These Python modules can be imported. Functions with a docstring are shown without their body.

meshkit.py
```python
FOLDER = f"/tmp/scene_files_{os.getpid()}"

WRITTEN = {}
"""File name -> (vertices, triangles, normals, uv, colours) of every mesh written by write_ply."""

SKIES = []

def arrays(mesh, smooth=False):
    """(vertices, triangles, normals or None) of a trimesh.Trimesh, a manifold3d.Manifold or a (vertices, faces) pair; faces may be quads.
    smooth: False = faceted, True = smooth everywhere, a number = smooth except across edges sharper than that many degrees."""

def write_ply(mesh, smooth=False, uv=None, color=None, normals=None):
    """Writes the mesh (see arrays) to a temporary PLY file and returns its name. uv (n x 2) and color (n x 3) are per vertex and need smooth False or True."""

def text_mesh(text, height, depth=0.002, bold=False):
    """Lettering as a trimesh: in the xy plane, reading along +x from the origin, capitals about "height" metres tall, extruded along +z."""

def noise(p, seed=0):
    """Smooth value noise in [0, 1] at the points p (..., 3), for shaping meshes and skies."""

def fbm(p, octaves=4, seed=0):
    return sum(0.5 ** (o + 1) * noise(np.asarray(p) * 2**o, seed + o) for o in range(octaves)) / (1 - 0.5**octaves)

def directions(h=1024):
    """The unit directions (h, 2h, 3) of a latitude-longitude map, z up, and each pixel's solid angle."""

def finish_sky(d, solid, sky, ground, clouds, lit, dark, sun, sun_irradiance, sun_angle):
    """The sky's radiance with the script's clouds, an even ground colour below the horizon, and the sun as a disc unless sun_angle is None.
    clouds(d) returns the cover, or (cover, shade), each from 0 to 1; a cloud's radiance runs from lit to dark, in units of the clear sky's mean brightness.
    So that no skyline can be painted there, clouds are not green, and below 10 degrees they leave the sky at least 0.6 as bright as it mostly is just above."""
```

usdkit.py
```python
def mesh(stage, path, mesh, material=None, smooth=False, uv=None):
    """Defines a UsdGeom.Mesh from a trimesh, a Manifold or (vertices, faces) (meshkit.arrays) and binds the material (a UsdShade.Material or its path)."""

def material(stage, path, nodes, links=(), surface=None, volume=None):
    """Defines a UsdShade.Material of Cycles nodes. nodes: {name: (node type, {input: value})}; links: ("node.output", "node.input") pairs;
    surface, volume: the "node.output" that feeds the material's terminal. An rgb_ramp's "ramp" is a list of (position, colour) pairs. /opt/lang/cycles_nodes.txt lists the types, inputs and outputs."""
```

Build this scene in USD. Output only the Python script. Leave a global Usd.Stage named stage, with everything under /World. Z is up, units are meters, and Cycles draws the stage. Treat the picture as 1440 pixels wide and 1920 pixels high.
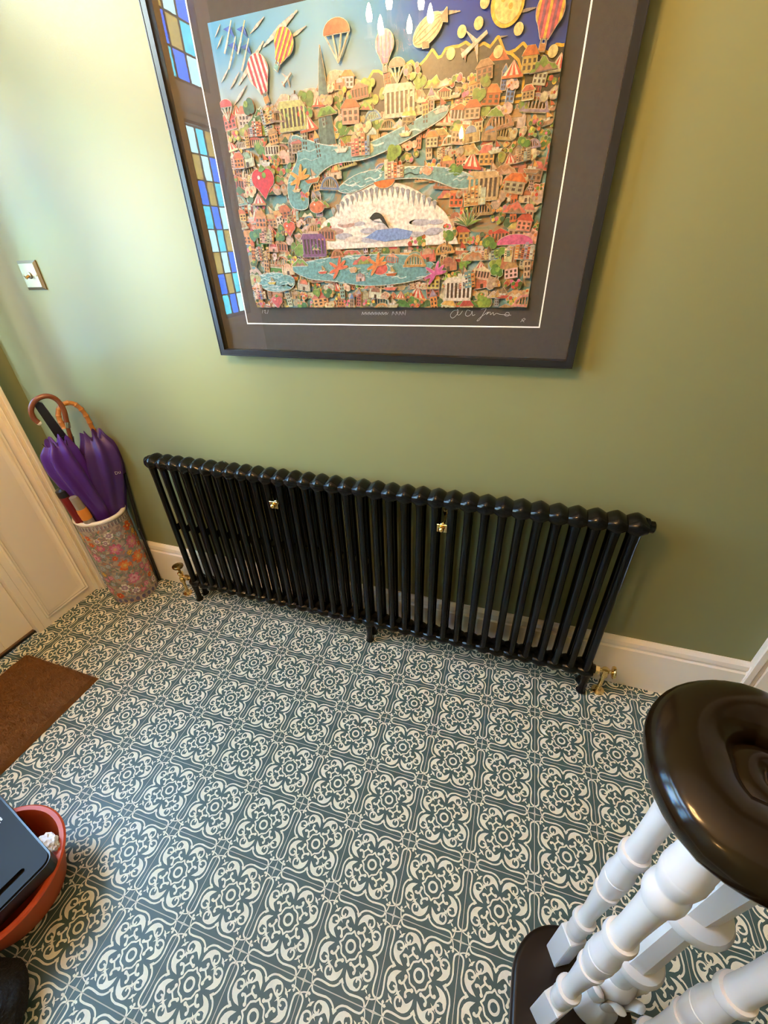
import math, random
import numpy as np, trimesh, usdkit, meshkit
import manifold3d as m3
from shapely.geometry import Polygon, LineString, Point, box as sbox, MultiPolygon
from shapely import affinity
from shapely.ops import unary_union
from pxr import Usd, UsdGeom, UsdLux, UsdShade, Sdf, Gf, Vt

PI = math.pi
stage = Usd.Stage.CreateInMemory()
UsdGeom.SetStageUpAxis(stage, UsdGeom.Tokens.z)
UsdGeom.SetStageMetersPerUnit(stage, 1.0)
UsdGeom.Xform.Define(stage, '/World')
RNG = random.Random(7)

# ------------------------------------------------------------------ camera, sky, sun, exposure
EYE = (0.630, -1.202, 1.383)
YAW, PITCH, ROLL = -0.3519, 0.5917, -0.0458
cam = UsdGeom.Camera.Define(stage, '/World/camera')
cam.CreateHorizontalApertureAttr(36.0); cam.CreateVerticalApertureAttr(48.0)
cam.CreateFocalLengthAttr(788.74 / 1440 * 36)
cam.CreateHorizontalApertureOffsetAttr(12.06 / 1440 * 36)
cam.CreateVerticalApertureOffsetAttr(27.41 / 1440 * 36)
cam.CreateClippingRangeAttr(Gf.Vec2f(0.02, 100))
cam.CreateExposureAttr(0.48)
def _cam_matrix():
    cy, sy, cp, sp = math.cos(YAW), math.sin(YAW), math.cos(PITCH), math.sin(PITCH)
    fw = np.array([sy * cp, cy * cp, -sp]); rt = np.array([cy, -sy, 0]); up = np.cross(rt, fw)
    c, s = math.cos(ROLL), math.sin(ROLL)
    r2, u2 = c * rt + s * up, -s * rt + c * up
    m = np.eye(4); m[0, :3], m[1, :3], m[2, :3], m[3, :3] = r2, u2, -fw, EYE
    return Gf.Matrix4d(*m.ravel().tolist())
cam.AddTransformOp().Set(_cam_matrix())

SKY, SUN, LAMP, SCONCE = 8.5, 15.0, 1550.0, 400.0
dome = UsdLux.DomeLight.Define(stage, '/World/sky')              # even overcast sky
dome.CreateIntensityAttr(SKY); dome.CreateColorAttr(Gf.Vec3f(0.62, 0.89, 1.26))
sun = UsdLux.DistantLight.Define(stage, '/World/sun')            # sun behind thin cloud, a broad soft source
sun.CreateIntensityAttr(SUN); sun.CreateColorAttr(Gf.Vec3f(1.0, 0.92, 0.62)); sun.CreateAngleAttr(18.0)
_d = np.array([0.70, 0.66, -0.27]); _d /= np.linalg.norm(_d)      # the way its light travels
_z = -_d; _x = np.cross([0, 0, 1], _z); _x /= np.linalg.norm(_x); _y = np.cross(_z, _x)
_m = np.eye(4); _m[0, :3], _m[1, :3], _m[2, :3] = _x, _y, _z
sun.AddTransformOp().Set(Gf.Matrix4d(*_m.ravel().tolist()))

# ------------------------------------------------------------------ helpers
_used = {}
def fresh(path):
    n = _used.get(path, 0); _used[path] = n + 1
    return path if n == 0 else f'{path}_{n:03d}'
def data(prim, **kw):
    for k, v in kw.items():
        if v: prim.SetCustomDataByKey(k, v)
def thing(name, label=None, category=None, group=None, kind=None, loc=None, rotz=0):
    p = fresh('/World/' + name); x = UsdGeom.Xform.Define(stage, p)
    if loc is not None: x.AddTranslateOp().Set(Gf.Vec3d(*map(float, loc)))
    if rotz: x.AddRotateZOp().Set(float(rotz))
    data(x.GetPrim(), label=label, category=category, group=group, kind=kind)
    return p
def obj(name, mesh, mat, parent='/World', smooth=False, colors=None, **kw):
    p = fresh(parent + '/' + name)
    if colors is not None:                            # every vertex must be used by a face
        used, inv = np.unique(np.asarray(mesh[1]).ravel(), return_inverse=True)
        mesh, colors = (np.asarray(mesh[0])[used], inv.reshape(-1, 3)), np.asarray(colors)[used]
    m = usdkit.mesh(stage, p, mesh, mat, smooth=smooth)
    if colors is not None:
        UsdGeom.PrimvarsAPI(m).CreatePrimvar('Cd', Sdf.ValueTypeNames.Color3fArray, 'vertex').Set(Vt.Vec3fArray.FromNumpy(np.asarray(colors, np.float32)))
    data(m.GetPrim(), **kw)
    return p
def copy(src, loc, rotz=0, label=None, group=None, category=None, parent='/World', name=None):
    p = fresh(parent + '/' + (name or src.split('/')[-1]))
    x = UsdGeom.Xform.Define(stage, p)
    x.GetPrim().GetReferences().AddInternalReference(src); x.GetPrim().SetInstanceable(True)
    x.ClearXformOpOrder(); x.AddTranslateOp().Set(Gf.Vec3d(*map(float, loc)))
    if rotz: x.AddRotateZOp().Set(float(rotz))
    data(x.GetPrim(), label=label, group=group, category=category)
    return p
cat = lambda ms: trimesh.util.concatenate([m for m in ms if m is not None and len(m.faces)])
def bx(x0, x1, y0, y1, z0, z1, c=0.0):
    x0, x1 = sorted((x0, x1)); y0, y1 = sorted((y0, y1)); z0, z1 = sorted((z0, z1))
    if c <= 0:
        return trimesh.creation.box(bounds=[[x0, y0, z0], [x1, y1, z1]])
    pts = []
    for x, sx in ((x0, 1), (x1, -1)):
        for y, sy in ((y0, 1), (y1, -1)):
            for z, sz in ((z0, 1), (z1, -1)):
                pts += [(x + sx * c, y + sy * c, z), (x + sx * c, y, z + sz * c), (x, y + sy * c, z + sz * c)]
    return trimesh.convex.convex_hull(np.array(pts))
def lathe(prof, n=24, at=(0, 0, 0)):
    m = trimesh.creation.revolve(np.array(prof, float), sections=n); m.fix_normals(); m.apply_translation(at); return m
def catmull(p, k=6, closed=False):
    p = np.asarray(p, float); n = len(p)
    q = np.vstack([p[-1:], p, p[:2]]) if closed else np.vstack([2 * p[0] - p[1], p, 2 * p[-1] - p[-2]])
    out = []
    for i in range(n if closed else n - 1):
        a, b, c, d = q[i], q[i + 1], q[i + 2], q[i + 3]
        for t in np.arange(k) / k:
            out.append(0.5 * (2 * b + (c - a) * t + (2 * a - 5 * b + 4 * c - d) * t * t + (3 * b - a - 3 * c + d) * t ** 3))
    if not closed: out.append(p[-1])
    return np.array(out)
def tube(path, r, n=10, caps=True, flat=1.0):
    path = np.asarray(path, float); r = np.broadcast_to(np.asarray(r, float), len(path))
    t = np.gradient(path, axis=0); t /= np.linalg.norm(t, axis=1, keepdims=True) + 1e-12
    u = np.cross(t[0], [0, 0, 1.0])
    if np.linalg.norm(u) < 1e-3: u = np.cross(t[0], [0, 1.0, 0])
    u /= np.linalg.norm(u); V = []
    for i in range(len(path)):
        u = u - t[i] * (u @ t[i]); u /= np.linalg.norm(u) + 1e-12; v = np.cross(t[i], u)
        a = np.arange(n) * 2 * PI / n
        V.append(path[i] + r[i] * (np.cos(a)[:, None] * u + flat * np.sin(a)[:, None] * v))
    V = np.vstack(V); F = []
    for i in range(len(path) - 1):
        for j in range(n):
            a, b = i * n + j, i * n + (j + 1) % n
            F += [[a, b, b + n], [a, b + n, a + n]]
    if caps:
        V = np.vstack([V, path[0], path[-1]]); k = len(V)
        for j in range(n):
            F += [[k - 2, (j + 1) % n, j], [k - 1, (len(path) - 1) * n + j, (len(path) - 1) * n + (j + 1) % n]]
    m = trimesh.Trimesh(V, F, process=False); m.fix_normals(); return m
def ball(c, r, s=2, sc=(1, 1, 1)):
    m = trimesh.creation.icosphere(s, r); m.apply_scale(sc); m.apply_translation(c); return m
def polys(g):
    if g.is_empty: return []
    return [x for x in getattr(g, 'geoms', [g]) if isinstance(x, Polygon) and x.area > 1e-9]
def tri2d(g):
    V, F, n = [], [], 0
    for p in polys(g):
        v, f = trimesh.creation.triangulate_polygon(p, engine='earcut')
        a = v[f]; neg = ((a[:, 1, 0] - a[:, 0, 0]) * (a[:, 2, 1] - a[:, 0, 1]) - (a[:, 1, 1] - a[:, 0, 1]) * (a[:, 2, 0] - a[:, 0, 0])) < 0
        f = np.array(f); f[neg] = f[neg][:, ::-1]
        V.append(v); F.append(f + n); n += len(v)
    return (np.vstack(V), np.vstack(F)) if V else (np.zeros((0, 2)), np.zeros((0, 3), int))
def prism(g, h):
    ms = [trimesh.creation.extrude_polygon(p, h, engine='earcut') for p in polys(g)]
    return cat(ms)
def turn(m, axis, deg, at=(0, 0, 0)):
    m = m.copy(); m.apply_transform(trimesh.transformations.rotation_matrix(math.radians(deg), axis, at)); return m

# ------------------------------------------------------------------ materials
L = '/World/Looks/'
UsdGeom.Scope.Define(stage, '/World/Looks')
def mat(name, color, rough=0.5, metal=0.0, bump=None, var=None, **kw):
    """principled; bump = (scale, strength, distance); var = (scale, colour 2, detail) noise between two colours."""
    n = {'p': ('principled_bsdf', {'base_color': color, 'roughness': rough, 'metallic': metal, **kw})}
    l = []
    if bump or var: n['tc'] = ('texture_coordinate', {})
    if var:
        n['vn'] = ('noise_texture', {'scale': var[0], 'detail': var[2] if len(var) > 2 else 3.0})
        n['vr'] = ('rgb_ramp', {'ramp': [(0.32, color), (0.68, var[1])]})
        l += [('tc.object', 'vn.vector'), ('vn.fac', 'vr.fac'), ('vr.color', 'p.base_color')]
    if bump:
        n['bn'] = ('noise_texture', {'scale': bump[0], 'detail': 3.0})
        n['b'] = ('bump', {'strength': bump[1], 'distance': bump[2]})
        l += [('tc.object', 'bn.vector'), ('bn.fac', 'b.height'), ('b.normal', 'p.normal')]
    return usdkit.material(stage, L + name, n, l, surface='p.BSDF')
def printed(name, rough=0.5, spec=0.5, bump=None, mottle=0.0, coat=0.0, fine=55.0, gain=1.0):
    n = {'a': ('attribute', {'attribute': 'Cd'}), 'p': ('principled_bsdf', {'roughness': rough, 'specular_ior_level': spec, 'coat_weight': coat})}
    l = []
    src = 'a.color'
    n['tc'] = ('texture_coordinate', {})
    if mottle:
        n['no'] = ('noise_texture', {'scale': fine, 'detail': 5.0})
        n['mr'] = ('map_range', {'from_min': 0.3, 'from_max': 0.7, 'to_min': (1 - mottle) * gain, 'to_max': (1 + mottle) * gain})
        n['mx'] = ('vector_math', {'math_type': 'multiply'})
        l += [('tc.object', 'no.vector'), ('no.fac', 'mr.value'), ('a.color', 'mx.vector1'), ('mr.result', 'mx.vector2')]
        src = 'mx.vector'
    l.append((src, 'p.base_color'))
    if bump:
        n['bn'] = ('noise_texture', {'scale': bump[0], 'detail': 3.0}); n['b'] = ('bump', {'strength': bump[1], 'distance': bump[2]})
        l += [('tc.object', 'bn.vector'), ('bn.fac', 'b.height'), ('b.normal', 'p.normal')]
    return usdkit.material(stage, L + name, n, l, surface='p.BSDF')
def glassy(name, color, refl=1.0, f0=0.042):
    """a thin pane: light passes tinted, and it mirrors by fresnel."""
    return usdkit.material(stage, L + name, {
        't': ('transparent_bsdf', {'color': color}), 'g': ('glossy_bsdf', {'color': (refl, refl, refl), 'roughness': 0.0}),
        'f': ('layer_weight', {'blend': 0.5}), 'pw': ('math', {'math_type': 'power', 'value2': 5.0}), 's': ('math', {'math_type': 'multiply_add', 'value2': 0.95, 'value3': f0}), 'm': ('mix_closure', {})},
        [('f.facing', 'pw.value1'), ('pw.value', 's.value1'), ('s.value', 'm.fac'), ('t.BSDF', 'm.closure1'), ('g.BSDF', 'm.closure2')], surface='m.closure')
def glow(name, color, strength):
    return usdkit.material(stage, L + name, {'e': ('emission', {'color': color, 'strength': strength})}, surface='e.emission')

GREEN = mat('green_paint', (0.215, 0.222, 0.103), 0.42, bump=(260.0, 0.10, 0.002), var=(3.0, (0.221, 0.228, 0.107)), specular_ior_level=0.35)
CREAMWALL = mat('cream_paint', (0.62, 0.55, 0.42), 0.6, bump=(200.0, 0.1, 0.002))
CEIL = mat('ceiling_paint', (0.80, 0.77, 0.70), 0.7)
WHITE = mat('white_gloss', (0.86, 0.80, 0.70), 0.28, bump=(90.0, 0.05, 0.002))
WHITE2 = mat('spindle_white', (0.60, 0.61, 0.61), 0.26, bump=(60.0, 0.05, 0.002))
GROUT = mat('grout', (0.52, 0.49, 0.40), 0.7, bump=(400.0, 0.2, 0.001))
TILE = printed('printed_tile', 0.42, 0.5, bump=(160.0, 0.06, 0.001), mottle=0.07)
BLACKRAD = mat('radiator_black', (0.0022, 0.0030, 0.0034), 0.17, bump=(120.0, 0.03, 0.001), specular_ior_level=0.26)
BRASS = mat('polished_brass', (0.80, 0.60, 0.27), 0.16, 1.0)
OLDBRASS = mat('dark_brass', (0.30, 0.20, 0.075), 0.22, 1.0)
SATIN = mat('satin_brass', (0.30, 0.25, 0.17), 0.42, 1.0)
FRAME = mat('frame_black', (0.012, 0.012, 0.013), 0.30)
MATBOARD = mat('mount_board', (0.052, 0.043, 0.038), 0.85, var=(120.0, (0.058, 0.048, 0.042)))
WLINE = mat('bevel_white', (0.88, 0.85, 0.80), 0.6)
GLASS = glassy('picture_glass', (0.97, 0.98, 0.97), f0=0.020)
PAPER = printed('printed_paper', 0.35, 0.5, mottle=0.36, coat=0.2, fine=150.0, gain=0.72)
DOORMAT = mat('coir', (0.150, 0.058, 0.013), 0.95, var=(30.0, (0.200, 0.082, 0.020), 6.0), bump=(500.0, 0.8, 0.004))
RAIL = mat('varnished_rail', (0.0075, 0.0045, 0.0022), 0.15, bump=(38.0, 0.06, 0.003), specular_ior_level=0.30)
STEP = mat('dark_varnish_step', (0.012, 0.008, 0.0065), 0.30, bump=(45.0, 0.1, 0.003), specular_ior_level=0.22)
PURPLE = mat('purple_nylon', (0.066, 0.014, 0.22), 0.36, bump=(900.0, 0.05, 0.0005), sheen_weight=0.05)
PURPLE2 = mat('violet_nylon', (0.050, 0.013, 0.145), 0.4, bump=(900.0, 0.05, 0.0005), sheen_weight=0.05)
LEATHER = mat('brown_leather', (0.17, 0.052, 0.02), 0.28, bump=(150.0, 0.1, 0.001))
BAMBOO = mat('bamboo', (0.50, 0.22, 0.055), 0.32, var=(70.0, (0.36, 0.14, 0.03)))
BLACKP = mat('black_plastic', (0.010, 0.010, 0.011), 0.3)
STEEL = mat('steel', (0.62, 0.60, 0.57), 0.2, 1.0)
RED = mat('dark_red_nylon', (0.16, 0.008, 0.012), 0.35, bump=(300.0, 0.1, 0.001))
GREYC = mat('grey_cloth', (0.25, 0.22, 0.19), 0.6)
ORANGEC = mat('orange_cloth', (0.62, 0.22, 0.03), 0.5)
CERAMIC = usdkit.material(stage, L + 'famille_ceramic', {
    'tc': ('texture_coordinate', {}), 'v': ('voronoi_texture', {'scale': 62.0}), 'n': ('noise_texture', {'scale': 34.0, 'detail': 3.0}),
    'r': ('rgb_ramp', {'ramp': [(0.0, (0.30, 0.20, 0.17)), (0.22, (0.36, 0.20, 0.15)), (0.36, (0.22, 0.21, 0.17)), (0.5, (0.17, 0.20, 0.17)), (0.62, (0.34, 0.20, 0.19)), (0.75, (0.24, 0.19, 0.18)), (0.9, (0.42, 0.33, 0.26))]}),
    's': ('separate_color', {}), 'm': ('math', {'math_type': 'multiply_add', 'value2': 0.5}), 'p': ('principled_bsdf', {'roughness': 0.16, 'coat_weight': 0.3})},
    [('tc.object', 'v.vector'), ('tc.object', 'n.vector'), ('v.color', 's.color'), ('s.r', 'm.value1'), ('n.fac', 'm.value3'), ('m.value', 'r.fac'), ('r.color', 'p.base_color')], surface='p.BSDF')
CERPRINT = printed('ceramic_print', 0.16, 0.5, mottle=0.12, coat=0.3)
CERWHITE = mat('ceramic_white', (0.74, 0.70, 0.62), 0.15)
ORANGE = mat('orange_rubber', (0.58, 0.075, 0.018), 0.42, bump=(140.0, 0.08, 0.001))
LIDGREY = mat('lid_plastic', (0.010, 0.011, 0.013), 0.50, bump=(700.0, 0.12, 0.0006), specular_ior_level=0.25)
TISSUE = mat('tissue', (0.86, 0.84, 0.86), 0.9, bump=(70.0, 0.5, 0.003))
BAGBLACK = mat('black_fleece', (0.006, 0.006, 0.007), 0.95, bump=(160.0, 0.9, 0.006))
LEAD = mat('lead_came', (0.05, 0.05, 0.055), 0.4, 0.8)
MAROON = mat('maroon_paint', (0.10, 0.018, 0.03), 0.3)
OAKSTRIP = mat('oak_strip', (0.11, 0.055, 0.022), 0.5)
PAVING = mat('outside_paving', (0.35, 0.34, 0.32), 0.9, var=(2.0, (0.28, 0.27, 0.25)))
PANES = [glassy('glass_pale', (0.80, 0.90, 0.80)), glassy('glass_teal', (0.30, 0.76, 0.74)), glassy('glass_blue', (0.06, 0.40, 0.90)), glassy('glass_amber', (0.72, 0.55, 0.26)), glassy('glass_clear', (0.88, 0.93, 0.95)), glassy('glass_pink', (0.90, 0.70, 0.70))]
CRYSTAL = glassy('crystal', (0.96, 0.96, 0.96))
BULB = glow('candle_bulb', (1.0, 0.56, 0.22), LAMP)
BULB2 = glow('sconce_bulb', (1.0, 0.56, 0.22), SCONCE)
SIGN = mat('silver_ink', (0.42, 0.41, 0.40), 0.5)
CHROME = mat('white_print', (0.6, 0.6, 0.6), 0.5)

# ------------------------------------------------------------------ room shell
WX, ZC, YF, XR = -1.36, 2.75, -1.95, 3.0            # left return, ceiling, far wall, right end
OX0, OX1, OZ = 1.535, 2.30, 2.05                    # doorway at the right
obj('wall_back', cat([bx(WX - .1, OX0, 0, .1, 0, ZC), bx(OX1, XR, 0, .1, 0, ZC), bx(OX0, OX1, 0, .1, OZ, ZC)]), GREEN, kind='structure')
obj('wall_front', bx(WX - .1, XR, YF - .1, YF, 0, ZC), GREEN, kind='structure')
obj('wall_right', bx(XR, XR + .1, YF, 0, 0, ZC), GREEN, kind='structure')
obj('wall_left', cat([bx(WX - .02, WX, -.149, 0, 0, ZC), bx(WX - .02, WX, YF, -1.78, 0, ZC), bx(WX - .02, WX, -1.78, -.149, 2.56, ZC)]), GREEN, kind='structure')
obj('ceiling', bx(WX - .1, XR + .1, YF - .1, .1, ZC, ZC + .1), CEIL, kind='structure')
def board(x0, x1, y, d, h=.225):
    """skirting along x with a moulded top, its back on y, standing d proud towards -y."""
    prof = [(0, 0), (-d, 0), (-d, h - .045), (-d * .72, h - .040), (-d * .72, h - .034), (-d * .95, h - .028), (-d * .85, h - .012), (-d * .45, h - .003), (-d * .3, h), (0, h)]
    m = trimesh.creation.extrude_polygon(Polygon(prof), x1 - x0, engine='earcut')
    m.apply_transform(np.array([[0, 0, 1, x0], [1, 0, 0, y], [0, 1, 0, 0], [0, 0, 0, 1.0]])); m.fix_normals(); return m
obj('baseboard_back', board(WX, 1.442, 0, .018), WHITE, kind='structure')
obj('baseboard_front', cat([bx(WX, .76, YF, YF + .018, 0, .20, .003), bx(WX, .76, YF, YF + .012, .20, .225, .003)]), WHITE, kind='structure')

# ------------------------------------------------------------------ the floor: patterned tiles
S, TH = .1655, .02483                               # tile size, the paving's turn against the wall
T0 = np.array([0.0, -.24657])                       # a tile corner
def sym(gs):
    """all eight images of shapes drawn in one eighth of the tile."""
    out = []
    for g in gs:
        for h in (g, affinity.affine_transform(g, [0, -1, -1, 0, 0, 0])):
            for k in range(4): out.append(affinity.rotate(h, 90 * k, origin=(0, 0)))
    return unary_union(out)
def stroke(p, w, k=6): return LineString(catmull(p, k)).buffer(w / 2, quad_segs=2)
def tile_print():
    body = Polygon(catmull([(-.05, .47), (-.075, .62), (-.15, .735), (-.27, .80), (-.385, .795), (-.45, .765)], 5).tolist()
                   + catmull([(-.40, .725), (-.33, .705), (-.315, .63), (-.36, .555), (-.43, .50), (-.36, .515), (-.29, .565), (-.22, .61), (-.145, .565), (-.05, .47)], 4).tolist()).buffer(0)
    curl = stroke([(-.385, .775), (-.465, .745), (-.51, .67), (-.50, .585), (-.445, .545), (-.395, .565), (-.39, .61)], .050, 5)
    bone = [stroke([(-.475, .265), (-.43, .285), (-.375, .25), (-.345, .19), (-.335, .125)], .055, 4), Point(-.478, .265).buffer(.043, quad_segs=3), Point(-.335, .125).buffer(.046, quad_segs=3),
            LineString([(-.375, .245), (-.245, .375)]).buffer(.022, quad_segs=1)]
    dia = [Polygon([(-.56, .56), (-.50, .515), (-.40, .54), (-.445, .465), (-.40, .40), (-.465, .445), (-.54, .40), (-.515, .50)]), stroke([(-.47, .47), (-.40, .52), (-.36, .555)], .022, 3)]
    line = stroke([(0, .70), (-.055, .785), (-.15, .855), (-.28, .885), (-.42, .875), (-.55, .865), (-.66, .875), (-.72, .925), (-.748, 1.01)], .046, 6)
    tip = Polygon([(-.005, .72), (.0, .66), (-.06, .74)]).buffer(.012)
    star = [stroke([(0, .335), (-.065, .262), (-.13, .245), (-.208, .208)], .046, 4)]
    sprig = [Polygon([(-.62, .62), (-.655, .64), (-.70, .685), (-.715, .675), (-.745, .745), (-.675, .715), (-.685, .70), (-.64, .655)]),
             Polygon(catmull([(-.61, .62), (-.60, .665), (-.555, .725)], 4).tolist() + catmull([(-.555, .725), (-.63, .70), (-.655, .65), (-.61, .62)], 4).tolist()).buffer(0)]
    knot = [stroke([(-1.0, .755), (-.905, .795), (-.815, .815)], .030, 3), Polygon([(-.83, .815), (-.80, .785), (-.765, .80), (-.755, .775), (-.715, .815), (-.755, .845)]).buffer(.006), LineString([(-1, .76), (-.985, 1.0)]).buffer(.008)]
    g = sym([body, curl, *bone, *dia, line, tip, *star, *sprig, *knot])
    ring = Point(0, 0).buffer(.155, quad_segs=6).difference(Point(0, 0).buffer(.095, quad_segs=6))
    return unary_union([g, ring])
E_ = .988                                            # half the tile less the joint
CREAM2D = tile_print().intersection(sbox(-E_, -E_, E_, E_)).simplify(.005)
C_CREAM, C_DARK = (0.76, 0.73, 0.58), (0.048, 0.092, 0.088)
def tile_mesh(clip=None):
    sq = sbox(-E_, -E_, E_, E_) if clip is None else sbox(-E_, -E_, E_, E_).intersection(clip)
    if sq.area < 1e-3: return None
    cr = CREAM2D.intersection(sq); dk = sq.difference(CREAM2D)
    V, F, Cd, n = [], [], [], 0
    for g, c in ((cr, C_CREAM), (dk, C_DARK)):
        v, f = tri2d(g)
        if len(f) == 0: continue
        V.append(np.c_[v, np.zeros(len(v))]); F.append(f + n); Cd.append(np.tile(c, (len(v), 1))); n += len(v)
    ring = np.array(sq.exterior.coords)[:-1] if isinstance(sq, Polygon) else None
    if ring is not None:
        k = len(ring); V += [np.c_[ring, np.zeros(k)], np.c_[ring, np.full(k, -.08)]]
        a = np.arange(k); b = (a + 1) % k
        ccw = Polygon(ring).exterior.is_ccw
        q = np.vstack([np.c_[a, a + k, b], np.c_[b, a + k, b + k]]) if ccw else np.vstack([np.c_[a, b, a + k], np.c_[b, b + k, a + k]])
        F.append(q + n); Cd.append(np.tile(C_DARK, (2 * k, 1)))
    return np.vstack(V), np.vstack(F), np.vstack(Cd)
floor = thing('floor', kind='structure')
room = sbox(WX, YF, XR, -.004)
room = room.difference(sbox(WX, -1.79, -1.30, -.14))
bed = room
room = room.difference(sbox(1.02, YF, XR, -1.03))
obj('grout_bed', prism(bed, .02), GROUT, floor)
p = stage.GetPrimAtPath(floor + '/grout_bed'); UsdGeom.Xformable(p).AddTranslateOp().Set(Gf.Vec3d(0, 0, -.0204))
FULL = tile_mesh()
ct, st = math.cos(TH), math.sin(TH)
def place_tile(t, cx_, cy_):
    v, f, cd = t; u = v[:, :2] * S / 2 + [cx_, cy_]
    w = np.c_[u[:, 0] * ct - u[:, 1] * st + T0[0], u[:, 0] * st + u[:, 1] * ct + T0[1], v[:, 2] * S / 2]
    obj('tile', (w, f), TILE, floor, colors=cd)
for i in range(-9, 19):
    for j in range(-12, 3):
        a, b = (i + .5) * S, (j + .5) * S
        back = affinity.scale(affinity.translate(affinity.rotate(affinity.translate(room, -T0[0], -T0[1]), -TH, origin=(0, 0), use_radians=True), -a, -b), 2 / S, 2 / S, origin=(0, 0))
        sq = sbox(-1, -1, 1, 1)
        if not back.intersects(sq): continue
        if back.contains(sq): place_tile(FULL, a, b)
        else:
            c = back.intersection(sq)
            for g in polys(c):
                t = tile_mesh(g)
                if t is not None and g.area > .02: place_tile(t, a, b)

# ------------------------------------------------------------------ front door screen, left
def sweep_rect(y0, y1, z0, z1, x, prof):
    """a mitred moulding round a rectangle on the face x; prof: (distance inwards, height)."""
    V = np.array([[x + h, *c] for d, h in prof for c in ((y0 + d, z0 + d), (y1 - d, z0 + d), (y1 - d, z1 - d), (y0 + d, z1 - d))])
    F = []
    for i in range(len(prof) - 1):
        for k in range(4):
            p, q = i * 4 + k, i * 4 + (k + 1) % 4; F += [[p, q, q + 4], [p, q + 4, p + 4]]
    return V, np.array(F)
def panel(y0, y1, z0, z1, x, name, parent):
    """two beads and a cove stepping down to a sunk field."""
    pr = [(0, -.001), (0, .004), (.002, .0085), (.005, .010), (.008, .0085), (.0095, .003), (.011, .003), (.0125, .006), (.0155, .0065), (.018, .004), (.0195, .000), (.0235, -.002), (.029, -.0035), (.034, -.0045), (.038, -.0055), (.040, -.010)]
    obj(name, sweep_rect(y0, y1, z0, z1, x, pr), WHITE, parent, smooth=50)
def lights(parent, y0, y1, z0, z1, x, ncol, nrow, scheme, diamonds=()):
    """leaded panes filling a rectangle in the plane x."""
    dy, dz = (y1 - y0) / ncol, (z1 - z0) / nrow; g = .002
    came = []
    for i in range(ncol):
        for j in range(nrow):
            k = scheme(i, j)
            obj('pane', bx(x - .0015, x + .0015, y0 + i * dy + g, y0 + (i + 1) * dy - g, z0 + j * dz + g, z0 + (j + 1) * dz - g), PANES[k], parent)
    for i in range(ncol + 1): came.append(bx(x - .004, x + .004, y0 + i * dy - .003, y0 + i * dy + .003, z0, z1))
    for j in range(nrow + 1): came.append(bx(x - .004, x + .004, y0, y1, z0 + j * dz - .003, z0 + j * dz + .003))
    obj('came', cat(came), LEAD, parent)
    for (i, j) in diamonds:
        yy, zz = y0 + i * dy, z0 + j * dz
        d = Polygon([(yy - .016, zz), (yy, zz - .028), (yy + .016, zz), (yy, zz + .028)])
        m = prism(d, .008); m.apply_transform(np.array([[0, 0, 1, x - .004], [1, 0, 0, 0], [0, 1, 0, 0], [0, 0, 0, 1.0]])); m.fix_normals()
        obj('diamond', m, PANES[5], parent)
FX = -1.26                                          # face of the screen
ORD = [(0, 1, 2, 3), (2, 3, 0, 1)]
def scheme_side(i, j): return ORD[i % 2][(j + (i // 2)) % 4]
obj('trim_1', cat([bx(-1.345, -1.224, -.149, -.1655, 0, 2.56, .0025), bx(-1.345, -1.243, -.1655, -.175, 0, 2.56, .002), bx(-1.345, -1.236, -.175, -.1815, 0, 2.56, .002)]), WHITE, kind='structure')
obj('trim_2', bx(-1.345, FX, -.452, -.4775, 0, 2.56, .002), WHITE, kind='structure')
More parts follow.
